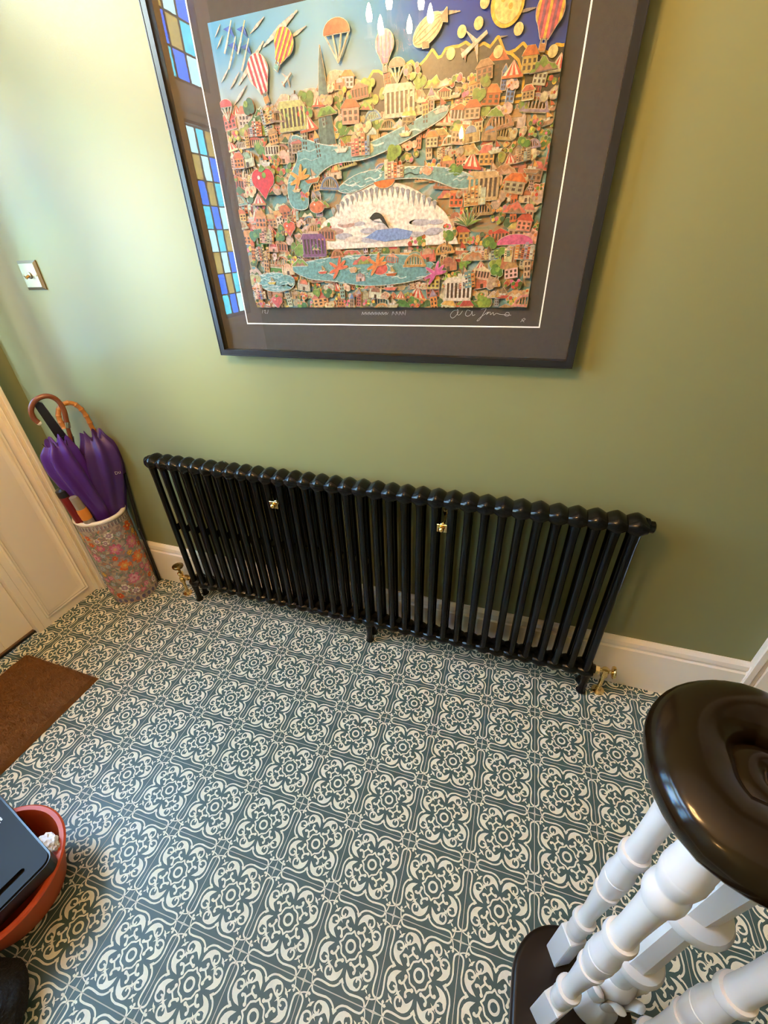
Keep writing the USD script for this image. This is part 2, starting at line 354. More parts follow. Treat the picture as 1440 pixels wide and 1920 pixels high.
obj('trim_3', bx(-1.345, -1.235, -1.295, -1.345, 0, 2.56, .004), WHITE, kind='structure')
obj('trim_4', bx(-1.345, FX, -1.74, -1.78, 0, 2.56, .003), WHITE, kind='structure')
obj('trim_5', cat([bx(-1.345, -1.235, ya, yb, 2.0, 2.085, .004) for ya, yb in ((-.452, -.1815), (-1.295, -.4775), (-1.74, -1.345))]), WHITE, kind='structure')
def sidelight(y0, y1, ncol, dia, ncol_top):
    w = thing(f'window_{1 if y0 > -1 else 2}', kind='structure')
    obj('lower_panel', cat([bx(-1.36, FX, y0, y0 + .034, 0, .95, .001), bx(-1.36, FX, y1 - .032, y1, 0, .95, .001), bx(-1.36, FX, y0 + .034, y1 - .032, 0, .050, .001), bx(-1.36, FX, y0 + .034, y1 - .032, .885, .95, .001), bx(-1.36, FX - .005, y0 + .02, y1 - .02, .03, .92)]), WHITE, w)
    panel(y0 + .026, y1 - .026, .042, .895, FX, 'panel_moulding', w)
    obj('sill', bx(-1.37, FX + .02, y0, y1, .95, .985, .006), WHITE, w)
    for z0, z1, nr, nc in ((.985, 2.0, 8, ncol), (2.085, 2.54, 3, ncol_top)):
        fr = .028
        obj('sash', cat([bx(-1.335, -1.285, y0, y0 + fr, z0, z1, .002), bx(-1.335, -1.285, y1 - fr, y1, z0, z1, .002), bx(-1.335, -1.285, y0 + fr, y1 - fr, z0, z0 + fr, .002), bx(-1.335, -1.285, y0 + fr, y1 - fr, z1 - fr, z1, .002)]), WHITE, w)
        f2 = fr + .014
        obj('glazing_bead', cat([bx(-1.33, -1.297, y0 + fr, y0 + f2, z0 + fr, z1 - fr), bx(-1.33, -1.297, y1 - f2, y1 - fr, z0 + fr, z1 - fr), bx(-1.33, -1.297, y0 + f2, y1 - f2, z0 + fr, z0 + f2), bx(-1.33, -1.297, y0 + f2, y1 - f2, z1 - f2, z1 - fr)]), MAROON, w)
        lights(w, y0 + f2, y1 - f2, z0 + f2, z1 - f2, -1.329, nc, nr, scheme_side, dia if nr == 8 else ())
sidelight(-.452, -.1815, 3, ((1, 3), (2, 5)), 2)
sidelight(-1.74, -1.345, 4, ((2, 1), (2, 4), (2, 6)), 3)
d1 = thing('door_1', kind='structure')
DX = -1.288
obj('leaf', cat([bx(-1.335, DX, -.4785, -.60, .014, 1.995, .002), bx(-1.335, DX, -1.17, -1.2935, .014, 1.995, .002), bx(-1.335, DX, -.60, -1.17, .014, 1.02, .001), bx(-1.335, DX, -.60, -1.17, 1.93, 1.995, .001)]), WHITE, d1)
panel(-1.14, -.63, .22, .86, DX, 'panel_moulding', d1)
lights(d1, -1.17, -.60, 1.02, 1.93, -1.312, 5, 7, lambda i, j: 4 if 0 < i < 4 and 0 < j < 6 else scheme_side(i, j))
obj('drip_bar', bx(DX, DX + .010, -.482, -1.29, .014, .022, .002), OAKSTRIP, d1)
obj('draught_strip', bx(DX - .006, DX + .006, -.4785, -1.2935, .0015, .0118), BLACKP, d1)
obj('door_handle', cat([turn(lathe([(0, 0), (.024, 0), (.024, .006), (.010, .010), (.009, .035), (.022, .045), (.026, .058), (.018, .070), (0, .073)], 20), [0, 1, 0], 90)]), BRASS, d1)
UsdGeom.Xformable(stage.GetPrimAtPath(d1 + '/door_handle')).AddTranslateOp().Set(Gf.Vec3d(DX, -1.235, 1.0))
f1 = thing('window_3', kind='structure')           # fanlight above the door
obj('sash', cat([bx(-1.335, -1.285, -1.295, -1.267, 2.085, 2.54, .002), bx(-1.335, -1.285, -.5055, -.4775, 2.085, 2.54, .002), bx(-1.335, -1.285, -1.267, -.5055, 2.085, 2.113, .002), bx(-1.335, -1.285, -1.267, -.5055, 2.512, 2.54, .002)]), WHITE, f1)
lights(f1, -1.267, -.5055, 2.113, 2.512, -1.315, 7, 3, lambda i, j: 4 if (i + j) % 3 else scheme_side(i, j))
obj('trim_6', bx(-1.345, -1.235, -1.78, -.149, 2.54, 2.575, .003), WHITE, kind='structure')
obj('trim_8', bx(-1.40, -1.27, -1.78, -.149, -.02, -.0005), OAKSTRIP, kind='structure')
obj('pavement', bx(-9, -1.47, -7, 5, -.20, -.12), PAVING, kind='structure')

# ------------------------------------------------------------------ doorway on the right
obj('trim_7', cat([bx(1.440, 1.462, -.026, 0, 0, OZ + .085, .003), bx(1.462, 1.478, -.018, 0, 0, OZ + .08, .002), bx(1.478, 1.520, -.022, 0, 0, OZ + .075, .003), bx(1.520, OX0 + .012, -.015, 0, 0, OZ + .01, .003), bx(1.44, 2.39, -.024, 0, OZ + .01, OZ + .085, .003), bx(OX1 - .012, 2.39, -.024, 0, 0, OZ + .085, .003)]), WHITE, kind='structure')
d2 = thing('door_2', kind='structure')
obj('leaf', bx(OX0 + .001, OX1 - .001, .012, .05, .001, OZ - .001, .002), WHITE, d2)
obj('panel_moulding', cat([bx(OX0 + .12, OX0 + .35, .006, .014, z0, z1, .002) for z0, z1 in ((.2, .85), (1.05, 1.9))] + [bx(OX1 - .35, OX1 - .12, .006, .014, z0, z1, .002) for z0, z1 in ((.2, .85), (1.05, 1.9))]), WHITE, d2)

# ------------------------------------------------------------------ radiator
rad = thing('column_radiator', 'long low black column radiator under the picture', 'radiator', loc=(0, 0, 0))
NS, P0, PX = 34, -.6935, .0505
YA, YB = -.047, -.090                               # back and front columns
def section():
    ms = []
    for y in (YA, YB):
        ms.append(lathe([(0, .095), (.0125, .095), (.0130, .13), (.0122, .16), (.0122, .655), (.0135, .685), (.015, .705), (0, .705)], 14, (0, y, 0)))
    n = 20; a = np.arange(n) * 2 * PI / n
    for zc, hh, top in ((.715, .030, True), (.108, .024, False)):
        V = []; ts = np.linspace(-.5, .5, 9)
        for t in ts:
            k = 1 - .46 * (abs(t) * 2) ** 1.25
            yy = (YA + YB) / 2 + np.cos(a) * (.0400 * (1 - .20 * (abs(t) * 2) ** 1.6))
            zz = zc + np.sign(np.sin(a)) * np.abs(np.sin(a)) ** .75 * hh * (k if top else 1 - .30 * (abs(t) * 2) ** 1.2)
            V.append(np.c_[np.full(n, t * PX), yy, zz])
        V = np.vstack(V); F = []
        for i in range(len(ts) - 1):
            for j in range(n):
                p, q = i * n + j, i * n + (j + 1) % n
                F += [[p, q, q + n], [p, q + n, p + n]]
        V = np.vstack([V, [[-PX / 2, (YA + YB) / 2, zc], [PX / 2, (YA + YB) / 2, zc]]])
        for j in range(n): F += [[len(V) - 2, (j + 1) % n, j], [len(V) - 1, (len(ts) - 1) * n + j, (len(ts) - 1) * n + (j + 1) % n]]
        h = trimesh.Trimesh(V, F, process=False); h.fix_normals(); ms.append(h)
    ms.append(bx(-.006, .006, YA - .008, YB + .008, .395, .425, .004))
    return cat(ms)
SEC = section()
for k in range(NS):
    m = SEC.copy(); m.apply_translation([P0 + k * PX, 0, 0])
    obj('section', m, BLACKRAD, rad, smooth=35)
for k in (0, 17, 33):
    x = P0 + k * PX + (-.008 if k == 0 else .008 if k == 33 else 0)
    obj('foot', cat([lathe([(0, 0), (.015, 0), (.017, .006), (.012, .016), (.011, .05), (.015, .10), (0, .10)], 14, (x, y, 0)) for y in (YA, YB)]), BLACKRAD, rad, smooth=40)
for s, k in ((-1, 0), (1, 33)):
    m = turn(lathe([(0, -.004), (.024, -.004), (.023, .004), (.017, .008), (.0165, .018), (.012, .021), (0, .021)], 16), [0, 1, 0], 90 * s)
    m.apply_translation([P0 + k * PX + s * PX * .48, (YA + YB) / 2, .713]); obj('blanking_plug', m, BLACKRAD, rad)
for s, k in ((-1, 0), (1, 33)):
    m = turn(lathe([(0, 0), (.016, 0), (.016, .010), (0, .010)], 6), [0, 1, 0], 90 * s)
    m.apply_translation([P0 + k * PX + s * PX * .48, (YA + YB) / 2, .108]); obj('bush', m, BLACKRAD, rad)
# valves, screwed into the radiator's ends
yv = (YA + YB) / 2
xl_ = -.790
vl = UsdGeom.Xform.Define(stage, fresh(rad + '/valve')).GetPath().pathString
obj('valve_body', cat([lathe([(0, .0), (.022, .0), (.021, .005), (.010, .009), (.0075, .02), (.0075, .075), (.013, .078), (.0135, .098), (.010, .102), (.010, .118), (.0135, .120), (.0135, .130), (.008, .134), (0, .134)], 18, (xl_, yv, 0)),
     tube([(xl_, yv, .108), (xl_ + .05, yv, .108), (P0 - PX * .5, yv, .108)], .0085, 12), turn(lathe([(0, -.009), (.0145, -.009), (.0145, .009), (0, .009)], 6, (0, 0, 0)), [0, 1, 0], 90).apply_translation([xl_ + .035, yv, .108])]), BRASS, vl, smooth=40, label='brass valve body and pipe')
obj('handwheel', cat([lathe([(0, .132), (.006, .132), (.0065, .150), (.010, .155), (.022, .160), (.0255, .166), (.025, .171), (.019, .175), (.009, .176), (.0085, .180), (0, .182)], 24, (xl_, yv, 0))]), OLDBRASS, vl, smooth=35, label='dark brass mushroom handwheel')
xr_ = 1.052
vr = UsdGeom.Xform.Define(stage, fresh(rad + '/valve')).GetPath().pathString
obj('valve_body', cat([lathe([(0, .0), (.022, .0), (.021, .005), (.011, .009), (.0075, .02), (.0075, .078), (.012, .082), (.0125, .098), (.0125, .118), (0, .122)], 18, (xr_ - .012, yv, 0)),
     tube([(P0 + 33 * PX + PX * .5, yv, .108), (xr_ - .012, yv, .108)], .008, 12), turn(lathe([(0, -.010), (.0155, -.010), (.0155, .010), (0, .010)], 6), [0, 1, 0], 90).apply_translation([xr_ - .042, yv, .108])]), BRASS, vr, smooth=40, label='brass valve body and pipe')
wh = lathe([(0, 0), (.006, 0), (.006, .010), (.012, .013), (.021, .014), (.023, .018), (.022, .022), (.010, .024), (0, .027)], 24)
obj('handwheel', turn(wh, [0, 1, 0], 90).apply_translation([xr_ - .004, yv, .110]), BRASS, vr, smooth=35)
# brass wall stays between the columns
for n, (x, z, lb) in enumerate(((-.1635, .622, 'small square brass wall stay on the left half of the radiator'), (.4427, .631, 'small square brass wall stay on the right half of the radiator'))):
    w = thing('wall_stay', lb, 'bracket', loc=(x, 0, z))
    obj('face_plate', bx(-.0165, .0165, -.1085, -.1045, -.0145, .0145, .0012), BRASS, w)
    obj('acorn_nut', turn(lathe([(0, -.001), (.0065, -.001), (.0065, .003), (.0095, .005), (.009, .010), (.005, .014), (0, .0155)], 18), [1, 0, 0], 90).apply_translation([0, -.1085, 0]), BRASS, w, smooth=40)
    obj('rod', tube([(0, -.1055, 0), (0, -.024, 0), (0, -.001, 0)], .004, 10), BRASS, w)
    obj('collar', turn(lathe([(0, 0), (.009, 0), (.010, .003), (.007, .005), (.007, .007), (.011, .009), (.011, .013), (0, .014)], 20), [1, 0, 0], 90).apply_translation([0, -.088, 0]), BRASS, w, smooth=40)
    obj('wall_rose', turn(lathe([(0, 0), (.018, 0), (.016, .005), (.008, .008), (.008, .013), (.010, .015), (.010, .020), (0, .021)], 20), [1, 0, 0], 90), BRASS, w, smooth=40)

# ------------------------------------------------------------------ the framed picture
pic = thing('framed_picture', 'large black framed paper collage of a crowded toy town hung above the radiator', 'picture', loc=(0, 0, 0))
X0, X1, Z0, Z1 = -.297, .729, 1.110, 1.930
fw, fd = .017, .036
def border(x0, x1, z0, z1, w, ya, yb, c=0.0):
    """four mitred lengths round a rectangle."""
    out = []
    for side in range(4):
        o = [(x0, z0), (x1, z0), (x1, z1), (x0, z1)]; i = [(x0 + w, z0 + w), (x1 - w, z0 + w), (x1 - w, z1 - w), (x0 + w, z1 - w)]
        k = (side + 1) % 4
        m = prism(Polygon([o[side], o[k], i[k], i[side]]), abs(yb - ya))
        m.apply_transform(np.array([[1, 0, 0, 0], [0, 0, -1, max(ya, yb)], [0, 1, 0, 0], [0, 0, 0, 1.0]])); m.fix_normals(); out.append(m)
    return out
for m, n2 in zip(border(X0, X1, Z0, Z1, fw, -fd, -.001), ('bottom', 'right', 'top', 'left')):
    obj('frame_rail', m, FRAME, pic)
for m in border(X0 + .0005, X1 - .0005, Z0 + .0005, Z1 - .0005, .0022, -fd - .0012, -fd):
    obj('frame_rail', m, FRAME, pic)
obj('backing', bx(X0 + .003, X1 - .003, -.011, -.003, Z0 + .003, Z1 - .003), MATBOARD, pic)
obj('mount', bx(X0 + fw - .002, X1 - fw + .002, -.0135, -.011, Z0 + fw - .002, Z1 - fw + .002), MATBOARD, pic, label='black mount board')
obj('white_line', cat(border(-.1937, .6387, 1.1973, 1.8427, .0032, -.0142, -.0133)), WLINE, pic, label='thin white line round the mount')
obj('glazing', bx(X0 + fw - .001, X1 - fw + .001, -.0315, -.030, Z0 + fw - .001, Z1 - fw + .001), GLASS, pic, label='clear picture glass')
# the collage itself: a printed sheet with cut paper standing on it
AX0, AX1, AZ0, AZ1 = -.146, .603, 1.242, 1.795
AW, AH = AX1 - AX0, AZ1 - AZ0
SHEET = usdkit.material(stage, L + 'collage_sheet', {
    'tc': ('texture_coordinate', {}), 'x': ('separate_xyz', {}),
    'u': ('map_range', {'from_min': AX0, 'from_max': AX1, 'clamp': True}), 'v': ('map_range', {'from_min': AZ0, 'from_max': AZ1, 'clamp': True}),
    'top': ('rgb_ramp', {'ramp': [(0.0, (0.07, 0.25, 0.46)), (0.35, (0.18, 0.34, 0.44)), (0.52, (0.07, 0.24, 0.44)), (0.66, (0.014, 0.055, 0.32)), (0.85, (0.010, 0.022, 0.22)), (1.0, (0.020, 0.022, 0.09))]}),
    'low': ('rgb_ramp', {'ramp': [(0.0, (0.31, 0.37, 0.38)), (0.45, (0.32, 0.38, 0.37)), (0.60, (0.09, 0.27, 0.38)), (0.72, (0.025, 0.10, 0.38)), (1.0, (0.03, 0.06, 0.30))]}),
    'hz': ('map_range', {'from_min': 0.74, 'from_max': 0.93, 'clamp': True}), 'sky': ('mix', {}),
    'n': ('noise_texture', {'scale': 15.0, 'detail': 5.0, 'distortion': 1.2}),
    'land': ('rgb_ramp', {'ramp': [(0.30, (0.12, 0.16, 0.05)), (0.38, (0.26, 0.23, 0.14)), (0.44, (0.32, 0.18, 0.08)), (0.50, (0.10, 0.20, 0.21)), (0.56, (0.13, 0.26, 0.27)), (0.62, (0.30, 0.35, 0.34)), (0.70, (0.28, 0.17, 0.06)), (0.78, (0.18, 0.22, 0.07))]}),
    'hl': ('map_range', {'from_min': 0.70, 'from_max': 0.74, 'clamp': True}), 'all': ('mix', {}),
    'p': ('principled_bsdf', {'roughness': 0.5, 'specular_ior_level': 0.25})},
    [('tc.object', 'x.vector'), ('x.x', 'u.value'), ('x.z', 'v.value'), ('u.result', 'top.fac'), ('u.result', 'low.fac'), ('v.result', 'hz.value'), ('hz.result', 'sky.fac'), ('low.color', 'sky.color1'), ('top.color', 'sky.color2'),
     ('tc.object', 'n.vector'), ('n.fac', 'land.fac'), ('v.result', 'hl.value'), ('hl.result', 'all.fac'), ('land.color', 'all.color1'), ('sky.color', 'all.color2'), ('all.color', 'p.base_color')], surface='p.BSDF')
obj('collage_sheet', bx(AX0, AX1, -.0165, -.0135, AZ0, AZ1), SHEET, pic, label='printed sky, land and water')
def to_wall(V, x, z, y):
    """2-D drawing plus height -> on the picture, standing towards the room."""
    return np.c_[V[:, 0] + x, y - V[:, 2], V[:, 1] + z]
RZ = random.Random(3)                               # no two sheets of paper lie in one plane
def cutout(name, pieces, x, z, level=0, outline=.0011, edge=(.66, .56, .44)):
    """pieces: (polygon, colour, rise); a paler cut edge shows round the whole."""
    base = .0165 + level * .0026 + RZ.uniform(0, .0012); t = .0018
    V, F, Cd, n = [], [], [], 0
    pieces = [(g.buffer(0), c, r) for g, c, r in pieces]
    whole = unary_union([g.buffer(1e-5) for g, _, _ in pieces])
    items = ([(whole.buffer(outline, quad_segs=2, join_style=2, mitre_limit=1.5).simplify(.0003), edge, 0.0)] if outline else []) + [(g, c, .0012 + r + 2.5e-5 * (k % 28)) for k, (g, c, r) in enumerate(pieces)]
    lim = sbox(AX0 + .001 - x, AZ0 + .001 - z, AX1 - .001 - x, AZ1 - .0005 - z)
    for g, c, r in items:
        g = g.buffer(0).intersection(lim)
        for p in polys(g):
            m = trimesh.creation.extrude_polygon(p, t if r == 0 else .0009, engine='earcut')
            v = np.array(m.vertices); v[:, 2] += r
            V.append(to_wall(v, x, z, -base)); F.append(np.array(m.faces)[:, ::-1] + n); Cd.append(np.tile(c, (len(v), 1))); n += len(v)
    if not V: return
    m = trimesh.Trimesh(np.vstack(V), np.vstack(F), process=False)
    obj(name, (m.vertices, m.faces[:, ::-1]), PAPER, pic, colors=np.vstack(Cd))
R = RNG
WARM = [(.62, .14, .04), (.66, .26, .06), (.70, .42, .12), (.55, .07, .05), (.62, .40, .24), (.66, .50, .34), (.60, .18, .12), (.50, .27, .12), (.70, .55, .40), (.42, .16, .09), (.66, .32, .22), (.36, .20, .12), (.46, .36, .22), (.60, .30, .10)]
COOL = [(.22, .34, .34), (.30, .40, .38), (.16, .24, .40), (.36, .26, .36), (.52, .54, .50)]
GRN = [(.10, .22, .04), (.20, .30, .05), (.32, .38, .07), (.08, .16, .06)]
pick = lambda c: tuple(min(1, v * R.uniform(.8, 1.15)) for v in R.choice(c))
def rect(x0, x1, y0, y1): return sbox(x0, y0, x1, y1)
def windows(w, y0, y1, cols, rows, c):
    out = []
    for i in range(cols):
        for j in range(rows):
            cx_, cy_ = -w / 2 + w * (i + .5) / cols, y0 + (y1 - y0) * (j + .5) / rows
            out.append((rect(cx_ - w / cols * .26, cx_ + w / cols * .26, cy_ - (y1 - y0) / rows * .30, cy_ + (y1 - y0) / rows * .30), c, .0004))
    return out
DK = (.10, .06, .045)
def paper_house(s):
    w, h = s * R.uniform(.8, 1.2), s * R.uniform(.5, .8); c = pick(WARM)
    return [(rect(-w / 2, w / 2, 0, h), c, 0), (Polygon([(-w * .6, h), (w * .6, h), (w * .25, h + s * .4), (-w * .25, h + s * .4)]), pick(WARM[:4] + WARM[6:8]), .0006), *windows(w, h * .1, h * .9, 3, 2, DK)]
def paper_tower(s):
    w, h = s * R.uniform(.35, .5), s * R.uniform(.9, 1.4)
    return [(rect(-w / 2, w / 2, 0, h), pick(WARM + COOL), 0), (Polygon([(-w * .6, h), (w * .6, h), (0, h + s * .45)]), pick(WARM[:4] + COOL), .0006), *windows(w, h * .05, h * .95, 2, 4, DK)]
def paper_dome(s):
    w, h = s * 1.1, s * .45; c = pick(WARM[4:9])
    d = Point(0, h).buffer(w * .32, quad_segs=6).intersection(rect(-w, w, h, h + w))
    return [(rect(-w / 2, w / 2, 0, h), c, 0), (d, pick(WARM + COOL), .0006), (rect(-w * .02, w * .02, h + w * .3, h + w * .46), DK, .0006), (rect(-w * .09, w * .09, 0, h * .6), DK, .0004), *[(rect(k * w * .4 - w * .04, k * w * .4 + w * .04, 0, h * 1.5), c, .0006) for k in (-1, 1)]]
def paper_temple(s):
    w, h = s * 1.3, s * .5; c = pick(WARM[4:9])
    return [(rect(-w / 2, w / 2, 0, h * .2), c, .0004), (rect(-w * .46, w * .46, h * .2, h), DK, 0), *[(rect(-w * .44 + w * .88 * k / 5 - w * .035, -w * .44 + w * .88 * k / 5 + w * .035, h * .2, h), c, .0006) for k in range(6)], (Polygon([(-w * .52, h), (w * .52, h), (0, h * 1.6)]), pick(WARM), .0006)]
def paper_tree(s):
    g = unary_union([Point(R.uniform(-.4, .4) * s, s * (.45 + R.uniform(-.15, .3))).buffer(s * R.uniform(.18, .32), quad_segs=3) for _ in range(6)])
    return [(rect(-s * .06, s * .06, 0, s * .4), (.18, .09, .04), 0), (g, pick(GRN), .0004), (Point(-s * .1, s * .62).buffer(s * .18, quad_segs=3), pick(GRN[1:3]), .0008)]
def paper_hill(s):
    n = 9; pts = [(-s * .8 + 1.6 * s * k / n, s * .55 * math.sin(PI * k / n) * R.uniform(.6, 1.15) + s * .05) for k in range(n + 1)]
    return [(Polygon([(-s * .8, 0), *pts, (s * .8, 0)]), pick(GRN + WARM[4:9]), 0), (Polygon([(-s * .5, 0), (-s * .2, s * .3), (0, s * .12), (s * .3, s * .28), (s * .55, 0)]), pick(GRN + WARM[8:]), .0005)]
def paper_boat(s):
    return [(Polygon([(-s * .6, .12 * s), (s * .6, .16 * s), (s * .4, -.08 * s), (-s * .4, -.08 * s)]), pick(WARM + [(.7, .65, .6)]), .0004), (rect(-s * .3, s * .25, .14 * s, .3 * s), (.68, .62, .54), 0), (rect(-.02 * s, .02 * s, .2 * s, .75 * s), DK, .0004), (Polygon([(.03 * s, .3 * s), (.03 * s, .72 * s), (.4 * s, .32 * s)]), pick(WARM), .0006)]
def paper_bridge(s):
    w = s * 1.5; a = Point(0, 0).buffer(w * .5, quad_segs=6).intersection(rect(-w, w, 0, w)); b = Point(0, 0).buffer(w * .42, quad_segs=6).intersection(rect(-w, w, 0, w))
    c = pick(WARM[4:] + COOL)
    return [(a.difference(b), c, .0006), (rect(-w * .55, w * .55, -.02 * s, s * .1), c, .0008), *[(rect(k * w * .13 - .008 * w, k * w * .13 + .008 * w, .05 * s, math.sqrt(max(0, .2 - (k * .13) ** 2)) * w), c, .0003) for k in range(-3, 4)]]
def paper_tent(s):
    w = s * 1.2
    return [(Polygon([(-w / 2 + w * k / 6, 0), (-w / 2 + w * (k + 1) / 6, 0), (0, s * .7)]), (.62, .08, .05) if k % 2 else (.72, .60, .44), 0) for k in range(6)] + [(rect(-w * .55, w * .55, -s * .12, 0), pick(WARM), .0004)]
def paper_rocks(s):
    return [(unary_union([Point(R.uniform(-.5, .5) * s, R.uniform(.1, .4) * s).buffer(s * R.uniform(.15, .3), quad_segs=2) for _ in range(5)]), pick(WARM[4:6] + WARM[8:9] + WARM[12:13]), 0), *[(Point(R.uniform(-.4, .4) * s, R.uniform(.1, .4) * s).buffer(s * .09, quad_segs=2), pick(WARM), .0005) for _ in range(5)]]
def paper_block(s):
    ps, x = [], -s * .6
    while x < s * .6:
        w, h = s * R.uniform(.15, .3), s * R.uniform(.5, 1.1); c = pick(WARM + COOL)
        ps.append((rect(x, x + w, 0, h), c, R.choice((0, .0005))))
        for j in range(4): ps.append((rect(x + w * .2, x + w * .8, h * (.15 + .2 * j), h * (.23 + .2 * j)), DK if R.random() < .6 else (.7, .6, .3), .0010))
        x += w * .95
    return ps
def paper_flowers(s):
    return [(Point(R.uniform(-.5, .5) * s, R.uniform(0, .5) * s).buffer(s * R.uniform(.08, .16), quad_segs=2), pick(WARM[:4] + [(.66, .16, .26), (.72, .5, .08)] + GRN), R.choice((0, .0005))) for _ in range(12)]
KINDS = [('paper_house', paper_house, 4), ('paper_tower', paper_tower, 3), ('paper_dome', paper_dome, 3), ('paper_temple', paper_temple, 2), ('paper_tree', paper_tree, 4), ('paper_hill', paper_hill, 5), ('paper_boat', paper_boat, 2), ('paper_bridge', paper_bridge, 2), ('paper_tent', paper_tent, 2), ('paper_rock', paper_rocks, 6), ('paper_block', paper_block, 2), ('paper_flowers', paper_flowers, 5)]
BAG = [k for k in KINDS for _ in range(k[2])]
def uv(u, v): return AX0 + u * AW, AZ0 + v * AH
def horizon(u): return .655 + .05 * u + .08 * max(0, math.sin(u * 6 - 1.2)) * (u < .75)
# far mountains: dark with a yellow rim on the right, sandy on the left
for u, v, s in ((.52, .71, .055), (.60, .715, .05), (.67, .725, .056), (.74, .73, .062), (.82, .71, .066), (.90, .695, .06), (.98, .70, .05)):
    n = 10; pts = [(-s + 2 * s * k / n, s * .85 * math.sin(PI * k / n) ** .7 * R.uniform(.75, 1.1)) for k in range(n + 1)]
    g = Polygon([(-s, -.02), *pts, (s, -.02)]).buffer(0)
    cutout('paper_mountain', [(g.buffer(.0045, quad_segs=3), (.72, .40, .03), 0), (g, (.060, .047, .043), .0006)], *uv(u, v), 0, outline=0)
for u, v, s in ((.08, .69, .05), (.22, .70, .05), (.30, .72, .05), (.40, .74, .055), (.46, .72, .05)):
    n = 9; pts = [(-s + 2 * s * k / n, s * .7 * math.sin(PI * k / n) * R.uniform(.75, 1.15)) for k in range(n + 1)]
    cutout('paper_mountain', [(Polygon([(-s, -.02), *pts, (s, -.02)]).buffer(0), (.58, .42, .30), 0)], *uv(u, v), 0)
# sky: clouds, balloons, aeroplanes, moon
for u, v, s, sl in ((.233, .943, .050, .45), (.163, .965, .022, .5), (.031, .85, .016, .8), (.125, .869, .050, .75), (.032, .942, .014, .9), (.062, .83, .020, .8), (.072, .785, .026, .7), (.285, .925, .024, .3), (.032, .973, .013, .9), (.70, .90, .03, -.05), (.90, .87, .020, .05), (.845, .82, .012, 0), (.865, .765, .015, .0)):
    c = (.62, .50, .42) if u < .5 else (.30, .25, .26)
    g = unary_union([affinity.rotate(affinity.scale(Point(0, 0).buffer(s * .24, quad_segs=3), 1.3, .6), 30).__class__(affinity.translate(affinity.scale(Point(0, 0).buffer(s * .2 * (1 - abs(k) / 6), quad_segs=3), 1.5, .6), k * s * .22, 0).exterior.coords) for k in range(-4, 5)])
    cutout('paper_cloud', [(affinity.rotate(g, math.degrees(math.atan(sl)), origin=(0, 0)), c, 0)], *uv(u, v), 0, outline=0)
def balloon(u, v, s, cols, bcol, tilt=0):
    b = unary_union([Point(0, 0).buffer(s, quad_segs=6), Polygon([(-s * .85, -s * .4), (s * .85, -s * .4), (s * .3, -s * 1.45), (-s * .3, -s * 1.45)])])
    ps = [(b, cols[0], 0)]
    for k in range(-2, 3): ps.append((rect(s * (k * .42 - .1), s * (k * .42 + .1), -s * 2, s * 2).intersection(b), cols[1 + k % (len(cols) - 1)], .0005))
    ps += [(rect(-s * .22, s * .22, -s * 2.1, -s * 1.7), bcol, .0004), (rect(-s * .2, -s * .14, -s * 1.75, -s * 1.4), DK, 0), (rect(s * .14, s * .2, -s * 1.75, -s * 1.4), DK, 0)]
    cutout('paper_balloon', [(affinity.rotate(g, tilt, origin=(0, 0)), c, r) for g, c, r in ps], *uv(u, v), 2)
balloon(.148, .845, .026, [(.52, .04, .06), (.74, .66, .60)], (.60, .26, .08), 15)
balloon(.244, .905, .022, [(.66, .10, .14), (.76, .55, .06)], (.20, .42, .42), -35)
balloon(.541, .853, .019, [(.42, .08, .36), (.62, .16, .34)], (.3, .2, .2))
balloon(.956, .858, .024, [(.66, .12, .14), (.74, .46, .08), (.30, .10, .16)], (.56, .24, .08), -8)
for u, v, c in ((.405, .90, (.70, .08, .03)), (.02, .757, (.66, .06, .06)), (.575, .79, (.60, .14, .12))):
    s = .024 if .3 < u < .45 else .014
    d = affinity.scale(Point(0, 0).buffer(s, quad_segs=5).intersection(rect(-1, 1, -.1 * s, 1)), 1.2, .8)
    cutout('paper_parachute', [(d, c, .0006), *[(Polygon([(k * s, 0), (k * s + .0012, 0), (.0006, -s * 1.7), (0, -s * 1.7)]), (.28, .30, .30), 0) for k in (-1.1, -.4, .4, 1.1)]], *uv(u, v), 2)
for u, v in ((.073, .966), (.117, .958), (.079, .922), (.122, .910)):
    s = .016
    g = [(Polygon([(-.1 * s, -s), (.1 * s, -s), (.08 * s, s), (-.08 * s, s)]), (.55, .50, .36), .0006), (Polygon([(-s * .9, -s * .3), (0, s * .5), (s * .9, -s * .3), (s * .3, -s * .25), (0, -s * .1), (-s * .3, -s * .25)]), (.04, .10, .50), 0), (Polygon([(-.14 * s, -s), (.14 * s, -s), (.05 * s, -s * 2.4), (-.2 * s, -s * 2.4)]), (.66, .56, .48), .0002)]
    cutout('paper_aeroplane', [(affinity.rotate(a, -32, origin=(0, 0)), b, c) for a, b, c in g], *uv(u, v), 1, outline=0)
for u, v, s, a in ((.241, .807, .014, -55), (.78, .812, .026, -60)):
    g = [(Polygon([(-.14 * s, -s), (.14 * s, -s), (.1 * s, s), (-.1 * s, s)]), (.66, .56, .46), .0006), (Polygon([(-s, -.2 * s), (0, .3 * s), (s, -.2 * s), (0, 0)]), (.56, .44, .40), 0), (Polygon([(-.4 * s, -.9 * s), (.4 * s, -.9 * s), (0, -.6 * s)]), (.5, .2, .2), .0004)]
    cutout('paper_aeroplane', [(affinity.rotate(p_, a, origin=(0, 0)), b, c) for p_, b, c in g], *uv(u, v), 2, outline=.0005)
ell = affinity.rotate(affinity.scale(Point(0, 0).buffer(.021, quad_segs=6), 1.5, .8), 28)
